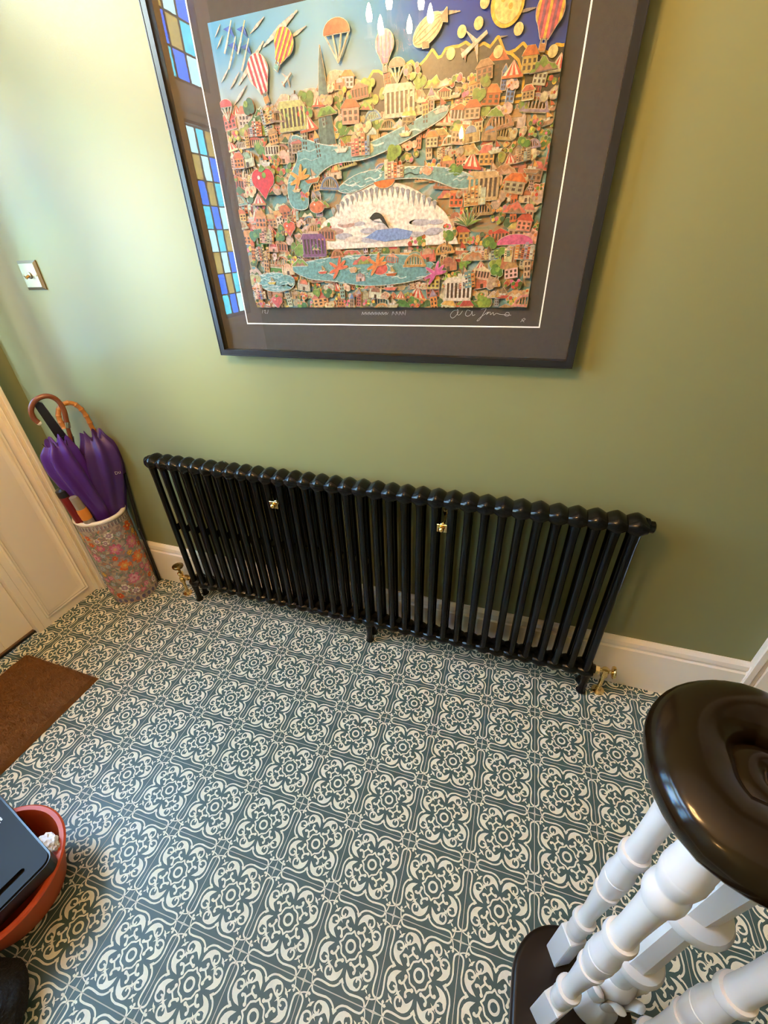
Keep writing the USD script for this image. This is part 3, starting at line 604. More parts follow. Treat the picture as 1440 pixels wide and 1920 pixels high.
cutout('paper_airship', [(ell, (.50, .36, .20), 0), *[(affinity.rotate(affinity.scale(Point(0, 0).buffer(.021, quad_segs=6), 1.45, k), 28).exterior.buffer(.0006), (.34, .22, .12), .0004) for k in (.2, .5)], (affinity.translate(rect(-.006, .006, -.004, .004), -.004, -.019), DK, .0004), (Polygon([(.024, .014), (.036, .024), (.038, .006), (.028, .008)]), (.45, .15, .10), .0006)], *uv(.658, .866), 2)
cutout('paper_moon', [(Point(0, 0).buffer(.030, quad_segs=8), (.74, .46, .05), 0), (Point(.001, -.001).buffer(.024, quad_segs=8), (.80, .60, .20), .0005), *[(Point(*q).buffer(.004, quad_segs=3), (.66, .40, .06), .0009) for q in ((-.008, .006), (.006, -.004), (.002, .011))]], *uv(.854, .892), 1, outline=0)
for u, v in ((.799, .905), (.787, .860), (.746, .848), (.886, .83), (.841, .785), (.914, .767), (.974, .765), (.72, .80)):
    cutout('paper_star', [(Point(0, 0).buffer(.0088, quad_segs=4), (.74, .58, .24), 0)], *uv(u, v), 1, outline=0)
# big single pieces
cutout('paper_spire', [(Polygon([(-.020, 0), (.022, 0), (.006, .12), (0, .155), (-.006, .12)]), (.13, .20, .17), 0), (Polygon([(0, 0), (.022, 0), (.006, .12), (0, .155)]), (.09, .14, .12), .0005)], *uv(.352, .60), 2)
snow = Polygon(catmull([(-.185, -.040), (-.165, .010), (-.125, .030), (-.10, .062), (-.05, .078), (.02, .080), (.07, .066), (.115, .040), (.15, .012), (.178, -.040)], 5).tolist())
ice = [(Polygon([(x_, y_ + .004), (x_ + .005, y_ + .006), (x_ + .010, y_ + .003), (x_ + .006, y_ - R.uniform(.010, .024))]), (.30, .30, .33), .0004) for x_, y_ in [(-.135 + .0125 * k, .020 + .050 * math.sin(PI * (k + 2) / 24) ** .8) for k in range(21)]]
drift = [(affinity.translate(affinity.scale(Point(0, 0).buffer(R.uniform(.006, .013), quad_segs=3), 2.0, .55), R.uniform(-.14, .14), R.uniform(-.036, .018)), R.choice([(.60, .52, .50), (.46, .44, .52), (.74, .62, .56), (.50, .30, .26), (.70, .60, .52)]), .0005 * (k % 3)) for k in range(26)]
cutout('paper_snow_hill', [(snow, (.86, .74, .66), 0), *ice, *drift, (Polygon([(-.05, -.020), (-.02, -.006), (.03, -.004), (.07, -.012), (.06, -.026), (0, -.030)]), (.20, .30, .60), .0012)], *uv(.53, .315), 2)
cutout('paper_whale', [(Polygon(catmull([(-.022, .004), (-.008, .014), (.008, .010), (.018, -.004), (.026, -.018), (.014, -.008), (0, -.001), (-.014, -.001)], 4).tolist()).buffer(0), (.012, .012, .014), 0), (Polygon([(-.012, .0), (.004, .002), (.010, -.004), (-.004, -.003)]), (.75, .7, .66), .0005)], *uv(.511, .340), 4, outline=0)
for u, v, s, c in ((.532, .475, .022, (.66, .16, .03)), (.115, .502, .030, (.62, .02, .025)), (.19, .33, .016, (.66, .10, .04)), (.51, .16, .017, (.66, .10, .08)), (.47, .135, .012, (.62, .18, .10)), (.30, .40, .016, (.62, .16, .06)), (.10, .03, .016, (.6, .1, .1))):
    g = unary_union([Point(-s * .4, s * .2).buffer(s * .62, quad_segs=4), Point(s * .4, s * .2).buffer(s * .62, quad_segs=4), Polygon([(-s * .9, 0), (s * .9, 0), (0, -s * 1.1)])]) if u < .2 else affinity.scale(Point(0, 0).buffer(s, quad_segs=4), 1.2, .75)
    cutout('paper_fruit', [(g, c, 0), (Point(-s * .35, s * .3).buffer(s * .13), (.80, .62, .52), .0006), (Polygon([(-s * .3, s * .7), (0, s * 1.1), (s * .4, s * .8), (0, s * .6)]), (.12, .24, .05), .0008)], *uv(u, v), 3)
um = affinity.scale(Point(0, 0).buffer(.030, quad_segs=6).intersection(rect(-1, 1, -.001, 1)), 1.3, .6)
cutout('paper_parasol', [(um, (.66, .12, .24), .0005), (rect(-.002, .002, -.03, .002), (.3, .14, .06), 0)], *uv(.938, .222), 3)
for k, (u, v) in enumerate(((.274, .215), (.245, .655), (.58, .655), (.829, .38), (.774, .03))):
    w = .066; c = ((.22, .08, .20), (.50, .46, .16), (.66, .52, .38), (.56, .36, .18), (.74, .62, .52))[k]
    cutout('paper_colonnade', [(rect(-w / 2, w / 2, 0, .006), c, .0004), (rect(-w * .46, w * .46, .006, .038), DK, 0), *[(rect(-w * .45 + w * .15 * q, -w * .45 + w * .15 * q + .0045, .006, .038), c, .0007) for q in range(7)], (Polygon([(-w * .53, .038), (w * .53, .038), (w * .4, .048), (-w * .4, .050)]), c, .0008)], *uv(u, v), 3)
lf = [(Polygon([(0, 0), (.004 * math.cos(a) + .03 * math.sin(a) * .5, .010), (.034 * math.sin(a), .030 * math.cos(a))]), R.choice(GRN), .0004 * (i % 3)) for i, a in enumerate(np.linspace(-1.2, 1.2, 9))]
cutout('paper_plant', lf, *uv(.791, .30), 3)
# the crowd, row by row from the skyline down
count = 0
v = .755
while v > -.03:
    u = R.uniform(-.02, .03)
    while u < 1.0:
        s = R.uniform(.017, .033) * (1.0 + .15 * (1 - v))
        hz = .735 + .02 * math.sin(9 * u) + (.035 if .32 < u < .62 else 0)
        on_snow = ((u - .533) / .20) ** 2 + ((v - .35) / .125) ** 2 < 1
        river = abs(v - (.50 - .55 * abs(u - .44) ** 1.2 + .05 * math.sin(14 * u))) < .026 and .1 < u < .9
        if v < hz and not on_snow and not (river and R.random() < .7):
            nm, fn, _ = R.choice(BAG)
            tw = R.uniform(-9, 9)
            ps = [(affinity.rotate(g_, tw, origin=(0, 0)), c_, r_) for g_, c_, r_ in fn(s)]
            cutout(nm, ps, *uv(u, v), R.choice((0, 1, 1, 2, 2, 3)), outline=R.choice((.0006, .0010, .0015)), edge=pick([(.66, .56, .44), (.70, .60, .46), (.52, .36, .24), (.40, .34, .24), (.60, .38, .20)]))
            count += 1
        u += s / AW * R.uniform(.75, 1.25)
    v -= R.uniform(.027, .036)
WAT = [(.16, .34, .36), (.24, .42, .42), (.40, .54, .54), (.60, .68, .66)]
for pl_ in ([(.24, .64), (.34, .60), (.46, .585), (.58, .62), (.70, .665), (.71, .64), (.60, .585), (.48, .545), (.36, .535), (.28, .47), (.265, .40), (.21, .41), (.205, .49), (.25, .57)],
            [(.38, .455), (.46, .50), (.60, .505), (.74, .485), (.82, .44), (.76, .425), (.66, .465), (.52, .47), (.43, .44)],
            [(.18, .175), (.30, .205), (.48, .215), (.64, .20), (.70, .155), (.62, .11), (.47, .095), (.34, .115), (.24, .13)],
            [(.02, .13), (.10, .155), (.18, .13), (.16, .085), (.07, .08)]):
    q = np.array([(u * AW, v * AH) for u, v in pl_]); c0 = q.mean(0)
    g = Polygon(catmull(q - c0, 5, closed=True)).buffer(0)
    st_ = []
    for k in range(34):
        x_, y_ = R.uniform(*g.bounds[0::2]), R.uniform(*g.bounds[1::2])
        w_ = R.uniform(.010, .028)
        st_.append((LineString(catmull([(x_ - w_, y_), (x_ - w_ * .3, y_ + .0025), (x_ + w_ * .3, y_ - .002), (x_ + w_, y_ + .001)], 3)).buffer(R.uniform(.0006, .0016), quad_segs=1).intersection(g), R.choice(WAT[1:]), .0003 * (k % 3)))
    cutout('paper_water', [(g, WAT[0], 0), *st_], AX0 + c0[0], AZ0 + c0[1], 3, outline=.0016, edge=(.66, .64, .56))
for u, v, fn, nm, sz in ((.40, .575, paper_boat, 'paper_boat', .026), (.60, .60, paper_boat, 'paper_boat', .022), (.235, .46, paper_boat, 'paper_boat', .018), (.66, .475, paper_rocks, 'paper_rock', .026), (.56, .475, paper_block, 'paper_block', .030), (.46, .555, paper_block, 'paper_block', .034), (.30, .15, paper_boat, 'paper_boat', .020), (.42, .15, paper_rocks, 'paper_rock', .020), (.55, .135, paper_boat, 'paper_boat', .024), (.63, .165, paper_bridge, 'paper_bridge', .034), (.09, .11, paper_boat, 'paper_boat', .020)):
    cutout(nm, fn(sz), *uv(u, v), 4)
for u, v, c in ((.70, .135, (.60, .12, .30)), (.36, .165, (.66, .14, .06)), (.50, .175, (.70, .22, .06)), (.25, .50, (.70, .30, .05))):
    g = unary_union([affinity.rotate(affinity.translate(affinity.scale(Point(0, 0).buffer(.006, quad_segs=3), 2.6, .6), .012, 0), a_, origin=(0, 0)) for a_ in (10, 40, 75, 150, 200, 235)])
    cutout('paper_starfish', [(g, c, 0)], *uv(u, v), 4, outline=.0006)
# pencilled title, number, signature and a small mark under the sheet
def ink(strokes, x, z, w=.0011):
    ms = []
    for s_ in strokes:
        g = LineString(catmull(s_, 5)).buffer(w / 2, quad_segs=2)
        for p_ in polys(g):
            m_ = trimesh.creation.extrude_polygon(p_, .0004, engine='earcut'); v_ = np.array(m_.vertices); m_.vertices = to_wall(v_, x, z, -.0133); m_.fix_normals(); ms.append(m_)
    return cat(ms)
sg = [[(.012, .014), (.003, .012), (-.004, .003), (.0, -.004), (.008, -.001), (.016, .010), (.013, .016), (.014, .004), (.020, .004), (.026, .012)], [(.046, .012), (.038, .014), (.034, .004), (.040, .0), (.048, .005), (.05, .012), (.052, .002), (.058, .004)], [(.072, .016), (.084, .018), (.078, .006), (.070, -.008), (.064, -.010), (.072, -.002), (.090, .010), (.086, .004), (.094, .010), (.096, .004), (.102, .009), (.104, .003), (.110, .007), (.118, .005), (.130, .004)], [(.130, .004), (.134, .009), (.140, .008), (.140, .002), (.134, .001), (.130, .004), (.145, .003)]]
obj('signature', ink(sg, .422, 1.222), SIGN, pic, label='looping silver signature under the collage')
tt = [[(x_, 0), (x_ + .003, .007), (x_ + .005, .001), (x_ + .009, .006)] for x_ in np.arange(0, .07, .0095)] + [[(.086 + q, 0), (.089 + q, .008), (.092 + q, .002)] for q in (0, .010, .019, .027)] + [[(.122, .0), (.124, .012)]]
obj('title', ink(tt, .176, 1.224, .0009), SIGN, pic, label='faint handwritten title in silver')
obj('edition_number', ink([[(0, 0), (.003, .008)], [(.007, .006), (.012, .008), (.009, .001), (.014, .0)], [(.017, -.001), (.022, .009)]], -.135, 1.227, .0009), SIGN, pic, label='small handwritten number')
obj('maker_mark', ink([[(0, 0), (.006, .008), (.010, .006), (.004, .002)], [(.002, .006), (.008, .0)]], .592, 1.210, .001), SIGN, pic)

# ------------------------------------------------------------------ light switch
sw = thing('light_switch', 'square brass toggle light switch on the green wall left of the picture', 'light switch', loc=(-1.02, 0, 1.338))
pl = [(-.043, -.0005, -.043), (.043, -.0005, -.043), (.043, -.0005, .043), (-.043, -.0005, .043)]
fr = [(x * .80, -.010, z * .80) for x, _, z in pl]; md = [(x, -.004, z) for x, _, z in pl]
obj('switch_plate', trimesh.convex.convex_hull(np.array(pl + md + fr)), SATIN, sw)
obj('collar', turn(lathe([(0, 0), (.010, 0), (.010, .003), (.007, .005), (0, .005)], 20), [1, 0, 0], 90).apply_translation([0, -.0095, 0]), SATIN, sw, smooth=40)
obj('toggle', tube([(0, -.012, 0), (0, -.020, -.003), (0, -.027, -.006)], [.0035, .0042, .0048], 12), BRASS, sw, smooth=60)
for s in (-1, 1): obj('screw', turn(lathe([(0, 0), (.0035, 0), (.0025, .0014), (0, .0018)], 12), [1, 0, 0], 90).apply_translation([s * .0295, -.0098, 0]), SATIN, sw)

# ------------------------------------------------------------------ doormat
dm = thing('doormat', 'brown coir doormat on the tiles in front of the door', 'doormat')
g = 60
xs, ys = np.linspace(-1.19, -.797, 44), np.linspace(-1.30, -.583, 70)
XX, YY = np.meshgrid(xs, ys, indexing='ij')
ed = np.minimum(np.minimum(XX - xs[0], xs[-1] - XX), np.minimum(YY - ys[0], ys[-1] - YY))
ZZ = .016 + .0022 * (meshkit.noise(np.c_[XX.ravel() * 60, YY.ravel() * 60, 0 * XX.ravel()], 3).reshape(XX.shape) - .5)
ZZ = np.where(ed < .004, .0, ZZ)
idx = np.arange(XX.size).reshape(XX.shape)
F = np.vstack([np.c_[idx[:-1, :-1].ravel(), idx[1:, :-1].ravel(), idx[1:, 1:].ravel()], np.c_[idx[:-1, :-1].ravel(), idx[1:, 1:].ravel(), idx[:-1, 1:].ravel()]])
obj('mat_body', (np.c_[XX.ravel(), YY.ravel(), ZZ.ravel() + .0008], F), DOORMAT, dm, smooth=True)
rs = np.random.RandomState(5); nf = 16000
fx, fy = rs.uniform(-1.188, -.799, nf), rs.uniform(-1.298, -.585, nf)
ln = rs.uniform(.004, .008, nf); an = rs.uniform(0, 2 * PI, nf); tl = rs.uniform(.1, .8, nf)
pts = np.stack([np.c_[fx, fy, np.full(nf, .0155)], np.c_[fx + np.cos(an) * ln * tl, fy + np.sin(an) * ln * tl, .0155 + ln * np.sqrt(1 - tl ** 2 * .9)]], 1).reshape(-1, 3)
cv = UsdGeom.BasisCurves.Define(stage, dm + '/pile'); cv.CreateTypeAttr('linear'); cv.CreatePointsAttr(Vt.Vec3fArray.FromNumpy(pts.astype(np.float32))); cv.CreateCurveVertexCountsAttr(Vt.IntArray.FromNumpy(np.full(nf, 2, np.int32)))
cv.CreateWidthsAttr(Vt.FloatArray([.0009])); cv.SetWidthsInterpolation('constant'); UsdShade.MaterialBindingAPI.Apply(cv.GetPrim()).Bind(UsdShade.Material.Get(stage, L + 'coir')); data(cv.GetPrim(), kind='stuff')

# ------------------------------------------------------------------ umbrella stand
SC = np.array([-1.062, -.122]); SR, SH = .102, .452
ust = thing('umbrella_stand', 'tall ceramic umbrella stand painted with orange and pink flowers in the corner', 'umbrella stand', loc=(SC[0], SC[1], 0))
obj('body', lathe([(0, 0), (SR - .002, 0), (SR, .003), (SR, SH - .006), (SR - .014, SH - .006), (SR - .016, .03), (0, .03)], 64), CERAMIC, ust, smooth=40)
obj('rim', lathe([(SR - .016, SH - .007), (SR + .001, SH - .007), (SR + .003, SH - .002), (SR + .001, SH + .004), (SR - .008, SH + .006), (SR - .015, SH + .003), (SR - .016, SH - .007)], 64), CERWHITE, ust, smooth=60, label='cream glazed rim')
def flower2d(s, n, c1, c2, c3):
    out = []
    for k in range(n): out.append((affinity.rotate(affinity.translate(affinity.scale(Point(0, 0).buffer(s * .34, quad_segs=4), 1, .62), s * .64, 0), 360 * k / n, origin=(0, 0)), c1, 0))
    for k in range(n): out.append((affinity.rotate(affinity.translate(affinity.scale(Point(0, 0).buffer(s * .25, quad_segs=4), 1, .7), s * .36, 0), 360 * (k + .5) / n, origin=(0, 0)), c2, 1))
    out.append((Point(0, 0).buffer(s * .22, quad_segs=4), c3, 2)); return out
def wrap(items):
    """flat drawing (arc length, height) -> thin print on the stand."""
    V, F, Cd, n = [], [], [], 0
    for g_, c, lv in items:
        for p_ in polys(g_):
            p_ = p_.segmentize(.008); v_, f_ = trimesh.creation.triangulate_polygon(p_, engine='earcut'); f_ = np.array(f_)
            if len(f_) == 0: continue
            th = v_[:, 0] / SR; r_ = SR + .0003 + .00012 * lv + 4e-6 * (len(V) % 29)
            w_ = np.c_[r_ * np.cos(th), r_ * np.sin(th), v_[:, 1]]
            nn = np.cross(w_[f_[:, 1]] - w_[f_[:, 0]], w_[f_[:, 2]] - w_[f_[:, 0]]); out_ = w_[f_].mean(1); out_[:, 2] = 0
            bad = (nn * out_).sum(1) < 0; f_[bad] = f_[bad][:, ::-1]
            V.append(w_); F.append(f_ + n); Cd.append(np.tile(c, (len(w_), 1))); n += len(w_)
    return np.vstack(V), np.vstack(F), np.vstack(Cd)
fl = []
PAL = [((.62, .13, .03), (.70, .26, .06), (.66, .45, .12)), ((.55, .16, .26), (.66, .34, .40), (.45, .08, .16)), ((.62, .30, .05), (.70, .44, .10), (.55, .16, .05)), ((.28, .32, .36), (.40, .44, .46), (.30, .22, .30)), ((.68, .62, .55), (.34, .22, .30), (.55, .45, .42)), ((.60, .12, .04), (.50, .08, .04), (.68, .40, .10)), ((.50, .12, .20), (.60, .24, .30), (.62, .4, .2))]
CIRC = 2 * PI * SR
rf = random.Random(21)
spots = []
for tries in range(4000):
    a, z_ = rf.uniform(0, CIRC), rf.uniform(.05, SH - .055); s_ = rf.choice((.034, .030, .024, .019, .014))
    if all(math.hypot(min(abs(a - b), CIRC - abs(a - b)), z_ - c) > (s_ + d) * 1.02 for b, c, d in spots): spots.append((a, z_, s_))
    if len(spots) > 120: break
for k, (a, z_, s_) in enumerate(spots):
    for g_, c, lv in flower2d(s_, rf.choice((9, 11, 12)), *rf.choice(PAL)): fl.append((affinity.translate(affinity.rotate(g_, rf.uniform(0, 40), origin=(0, 0)), a, z_), c, lv + 1))
for k in range(520):
    a, z_ = rf.uniform(0, CIRC), rf.uniform(.035, SH - .04)
    lf_ = affinity.rotate(affinity.scale(Point(0, 0).buffer(.006, quad_segs=3), 1.5, .5), rf.uniform(0, 180))
    fl.append((affinity.translate(lf_, a, z_), rf.choice([(.14, .20, .14), (.24, .28, .20), (.20, .24, .28), (.5, .2, .1), (.55, .42, .3)]), 0))
v_, f_, c_ = wrap(fl); obj('painted_flowers', (v_, f_), CERPRINT, ust, colors=c_, label='painted orange, pink and yellow flowers')
bd, be = [], []
nb = 44
bd.append((rect(0, CIRC, SH - .036, SH - .010), (.17, .17, .18), 0)); be.append((rect(0, CIRC, .004, .034), (.34, .27, .25), 0))
for k in range(nb):
    a = CIRC * k / nb; w_ = CIRC / nb
    bd.append((rect(a + w_ * .1, a + w_ * .42, SH - .033, SH - .013), (.40, .38, .36), 1)); bd.append((rect(a + w_ * .55, a + w_ * .72, SH - .031, SH - .02), (.08, .09, .14), 1))
for k in range(24):
    a = CIRC * k / 24; w_ = CIRC / 24
    be.append((affinity.translate(affinity.scale(Point(0, 0).buffer(.011, quad_segs=4), .75, 1), a + w_ * .5, .019), (.12, .11, .19), 1))
v_, f_, c_ = wrap(bd); obj('painted_band', (v_, f_), CERPRINT, ust, colors=c_, label='blue grey hatched band under the rim')
v_, f_, c_ = wrap(be); obj('painted_band', (v_, f_), CERPRINT, ust, colors=c_, label='band of dark blue ovals at the foot')

# ------------------------------------------------------------------ umbrellas; a runs across the stand as seen from the hall, b towards the viewer
NV = np.array([SC[0] - EYE[0], SC[1] - EYE[1]]); NV /= np.linalg.norm(NV); RT = np.array([NV[1], -NV[0]]) * -1
RT = np.array([.535, .845])
def U(a, z_, b=0.0): return np.array([SC[0] + RT[0] * (a - .008) - NV[0] * b, SC[1] + RT[1] * (a - .008) - NV[1] * b, z_])
def canopy(axis, radii, folds, seed, depth=.34, sq=1.0, twist=.5):
    """a loosely closed canopy round a bent axis: deep folds, pleats hanging open near the top."""
    axis = catmull(axis, 6); radii = np.interp(np.linspace(0, 1, len(axis)), np.linspace(0, 1, len(radii)), radii)
    n = folds * 8; a = np.arange(n) * 2 * PI / n; V = []
    rr = random.Random(seed); ph = [rr.uniform(.6, 1.25) for _ in range(folds)]
    t = np.gradient(axis, axis=0); t /= np.linalg.norm(t, axis=1, keepdims=True)
    e1 = np.array([RT[0], RT[1], 0]); e2 = np.array([-NV[0], -NV[1], 0])
    for i in range(len(axis)):
        s_ = i / (len(axis) - 1)
        amp = depth * (.35 + .65 * s_)
        w = np.array([ph[int(k // 8) % folds] for k in range(n)])
        k_ = 1 - amp * (.5 - .5 * np.cos(a * folds + twist * 3 * s_)) ** .8 * w
        rad_ = radii[i] * k_
        zz = .018 * np.cos(a * folds) * s_ ** 6 * (1 if i == len(axis) - 1 else .3)
        V.append(axis[i] + np.cos(a + twist * s_)[:, None] * rad_[:, None] * e1 + np.sin(a + twist * s_)[:, None] * rad_[:, None] * sq * e2 + np.c_[0 * zz, 0 * zz, zz])
    V = np.vstack(V); F = []
    for i in range(len(axis) - 1):
        for j in range(n):
            p, q = i * n + j, i * n + (j + 1) % n
            F += [[p, q, q + n], [p, q + n, p + n]]
    V = np.vstack([V, axis[0], axis[-1] - [0, 0, .07]])
    for j in range(n): F += [[len(V) - 2, (j + 1) % n, j], [len(V) - 1, (len(axis) - 1) * n + j, (len(axis) - 1) * n + (j + 1) % n]]
    m = trimesh.Trimesh(V, F, process=False); m.fix_normals(); return m
u1 = thing('umbrella', 'purple umbrella with a shiny brown leather crook handle in the ceramic stand', 'umbrella')
ax1 = [U(.010, .06, .01), U(.010, .30, .012), U(.008, .46, .018), U(-.014, .62, .03), U(-.026, .74, .03), U(-.014, .80, .03)]
obj('canopy', canopy(ax1, [.012, .028, .040, .054, .066, .074, .066, .042], 7, 3, .40, .85), PURPLE, u1, smooth=50)
cr = [U(.030, .775), U(.034, .82), U(.043, .865), U(.049, .905), U(.040, .943), U(.014, .960), U(-.022, .952), U(-.046, .925), U(-.052, .895), U(-.044, .872)]
obj('crook_handle', tube(catmull(cr, 6), [.0075] * 10 + [.0092] * 45, 14), LEATHER, u1, smooth=60, label='brown leather crook handle')
obj('collar', tube([U(.036, .832), U(.041, .854)], .0105, 16), STEEL, u1, smooth=40, label='steel collar')
obj('shaft', tube([U(.018, .05), U(.024, .5), U(.031, .79)], .0055, 10), STEEL, u1, smooth=60)
obj('crook_tip', ball(U(-.043, .871), .0094, 2), CERWHITE, u1, smooth=True, label='pale metal tip cap')
for k in range(6):
    a_ = -2.6 + k * .75; obj('rib_tip', tube([U(-.012 + .045 * math.cos(a_), .765, .02 - .03 * math.sin(a_)), U(-.014 + .058 * math.cos(a_), .805, .02 - .04 * math.sin(a_))], [.0016, .0011], 6), BLACKP, u1)
u2 = thing('umbrella', 'violet umbrella with a ringed bamboo crook handle beside the wall in the ceramic stand', 'umbrella')
ax2 = [U(.040, .06, -.005), U(.050, .30, .0), U(.066, .46, .008), U(.090, .60, .022), U(.104, .71, .030), U(.102, .79, .02)]
obj('canopy', canopy(ax2, [.012, .030, .043, .060, .074, .080, .070, .040], 7, 9, .36, .72, -.4), PURPLE2, u2, smooth=50)
bc = [U(.118, .765, -.02), U(.114, .81, -.02), U(.112, .850, -.02), U(.103, .888, -.02), U(.083, .913, -.02), U(.055, .916, -.015), U(.032, .897, -.01), U(.022, .866, -.005), U(.025, .832, 0)]
bp = catmull(bc, 7); rb = .0088 + .0022 * (np.cos(np.linspace(0, 11 * 2 * PI, len(bp))) > .80)
obj('crook_handle', tube(bp, rb, 12), BAMBOO, u2, smooth=30, label='ringed bamboo crook handle')
obj('shaft', tube([U(.040, .05, -.02), U(.085, .5, -.02), U(.118, .78, -.02)], .005, 10), STEEL, u2, smooth=60)
tm = meshkit.text_mesh('Du', .013, .0006)
tv = np.array(tm.vertices); tm.vertices = np.array([U(.118 + v0[0], .628 + v0[1], .082 + v0[2]) for v0 in tv]); tm.fix_normals()
obj('logo', tm, CHROME, u2, label='small pale lettering on the canopy')
u3 = thing('umbrella', 'black umbrella with a flat shiny black grip behind the leather crook', 'umbrella')
obj('grip', trimesh.convex.convex_hull(np.array([U(a_, z_, b_) for a_, z_ in ((-.032, .930), (-.020, .945), (-.005, .935), (-.015, .80), (.020, .80)) for b_ in (-.035, -.012)])), BLACKP, u3)
obj('canopy', tube([U(.0, .06, -.05), U(.0, .45, -.045), U(.0, .70, -.028), U(.002, .80, -.024)], [.010, .022, .026, .017], 12), BLACKP, u3, smooth=60)
u4 = thing('folding_umbrella', 'small dark red folding umbrella at the door side of the stand', 'umbrella')
obj('sleeve', tube([U(-.050, .14, .03), U(-.062, .40, .032), U(-.078, .585, .036)], [.016, .020, .021], 14), RED, u4, smooth=60)
obj('handle_cap', tube([U(-.077, .583, .036), U(-.079, .61, .036), U(-.080, .618, .036)], [.022, .0215, .012], 14), BLACKP, u4, smooth=40)
u5 = thing('folding_umbrella', 'small grey and orange folding umbrella between the red one and the purple one', 'umbrella')
obj('sleeve', tube([U(-.026, .14, .062), U(-.034, .40, .066), U(-.050, .582, .066)], [.016, .021, .017], 14), GREYC, u5, smooth=60)
obj('orange_patch', tube([U(-.0405, .475, .0663), U(-.0434, .508, .0663), U(-.045, .525, .0663)], [.0207, .0212, .019], 14), ORANGEC, u5, smooth=60)
u6 = thing('walking_stick', 'slim black stick leaning behind the umbrella stand against the wall', 'walking stick')
obj('shaft', tube([(-1.0, -.028, .0), (-.990, -.026, .32), (-.962, -.010, .60)], .007, 10), BLACKP, u6, smooth=60)
obj('ferrule', tube([(-.990, -.030, .318), (-.990, -.037, .318)], .0045, 10), STEEL, u6, label='pale metal stud')

# ------------------------------------------------------------------ staircase: curtail step, steps, newel, spindles, volute
SX, SY = .883, -.945
RISE = .18
curtail = unary_union([Point(SX, SY).buffer(.107, quad_segs=16), sbox(SX - .107, YF + .001, SX + .107, SY)])
stc = thing('stair', 'dark varnished bottom step with a rounded end under the white spindles', 'staircase')
def slab(g, z0, z1, r=.008):
    c = m3.CrossSection([np.array(g.exterior.coords)[:-1]])
    ms = []
    k = 5
    for i in range(k):
        a = PI / 2 * i / (k - 1); ms.append((r * (1 - math.cos(a)) * 0 - r * (1 - math.sin(a)), None))
    V = []
    rings = [(-r, z0), (0, z0 + r)] + [(-r * (1 - math.cos(t)), z1 - r + r * math.sin(t)) for t in np.linspace(0, PI / 2, 5)]
    base = np.array(g.exterior.coords)[:-1]
    nxt = np.roll(base, -1, 0); prv = np.roll(base, 1, 0); tg = nxt - prv; tg /= np.linalg.norm(tg, axis=1, keepdims=True)
    nr = np.c_[tg[:, 1], -tg[:, 0]] * (1 if g.exterior.is_ccw else -1)
    n = len(base)
    for o, z_ in rings: V.append(np.c_[base + nr * o, np.full(n, z_)])
    F = []
    for i in range(len(rings) - 1):
        for j in range(n):
            p, q = i * n + j, i * n + (j + 1) % n; F += [[p, q, q + n], [p, q + n, p + n]]
    V = np.vstack(V)
    for lv, zz in ((0, z0), (len(rings) - 1, z1)):
        v_, f_ = tri2d(Polygon(V[lv * n:(lv + 1) * n, :2])); F += (f_ + len(V)).tolist(); V = np.vstack([V, np.c_[v_, np.full(len(v_), zz)]])
    m = trimesh.Trimesh(V, F, process=True); m.fix_normals(); return m
obj('tread', slab(curtail.segmentize(.02), RISE - .032, RISE, .010), STEP, stc, smooth=40)
rs_ = unary_union([Point(SX + .005, SY - .01).buffer(.085, quad_segs=16), sbox(SX - .080, YF + .002, SX + .107, SY)])
obj('riser', prism(rs_, RISE - .0325), STEP, stc)
for k in range(1, 5):
    x0 = SX + .107 + (k - 1) * .23
    obj('riser', bx(x0 + .001, x0 + .229, -1.075, YF + .002, 0, RISE * (k + 1) - .0325), WHITE, stc)
    obj('tread', bx(x0 - .022, x0 + .235, -1.055, YF + .002, RISE * (k + 1) - .032, RISE * (k + 1), .008), STEP, stc)
SPZ = RISE
def spindle_mesh():
    h = [(.0, .330), (.0140, .331), (.0150, .338), (.0128, .346), (.0152, .353), (.0160, .362), (.0152, .378), (.0126, .396), (.0128, .3985), (.0174, .3990), (.0184, .403), (.0184, .410), (.0174, .4140), (.0124, .4145), (.0118, .432), (.0126, .470), (.0142, .510), (.0154, .540), (.0156, .5445), (.0176, .5450), (.0180, .552), (.0176, .5590), (.0150, .5595), (.0150, .567), (.0176, .580), (.0188, .600), (.0182, .614), (.0172, .6150), (.0172, .6190), (.0186, .6195), (.0186, .6290), (.0172, .6310), (.0160, .655), (.0146, .6800), (.0178, .6805), (.0190, .685), (.0190, .696), (.0178, .7005), (.0142, .7010), (.0134, .74), (.0140, .790), (.0148, .826), (.0162, .8265), (.0190, .838), (.0196, .848), (.0188, .860), (.0160, .8680), (.0158, .872), (.0184, .884), (.0196, .898), (.0184, .9010), (.0184, .904), (.0192, .9045), (.0190, .911), (.0182, .913), (.0172, .953), (0, .953)]
    m = lathe(h, 24); return cat([bx(-.0165, .0165, -.0165, .0165, RISE, .330, .0015), m])
SPM = spindle_mesh()
for (x, y, rz, lb) in ((.860, -.889, 28, 'white turned spindle nearest the radiator, at the rounded end of the dark step'), (.832, -.984, 40, 'white turned spindle on the left edge of the dark step, before the newel'), (.943, -.995, 20, 'white turned spindle furthest right, apart from the others at the bottom right corner')):
    s_ = thing('spindle', lb, 'baluster', loc=(x, y, 0), rotz=rz)
    obj('turned_shaft', SPM, WHITE2, s_, smooth=35)
nw = thing('newel_post', 'white cast newel post with leafy base and octagonal shaft on the dark step', 'newel post', loc=(.916, -.931, 0))
def octo(prof, n=8):
    m = lathe(prof, n); return m
base = lathe([(0, RISE), (.039, RISE), (.0415, RISE + .010), (.041, .205), (.039, .235), (.032, .270), (.026, .292), (0, .292)], 48)
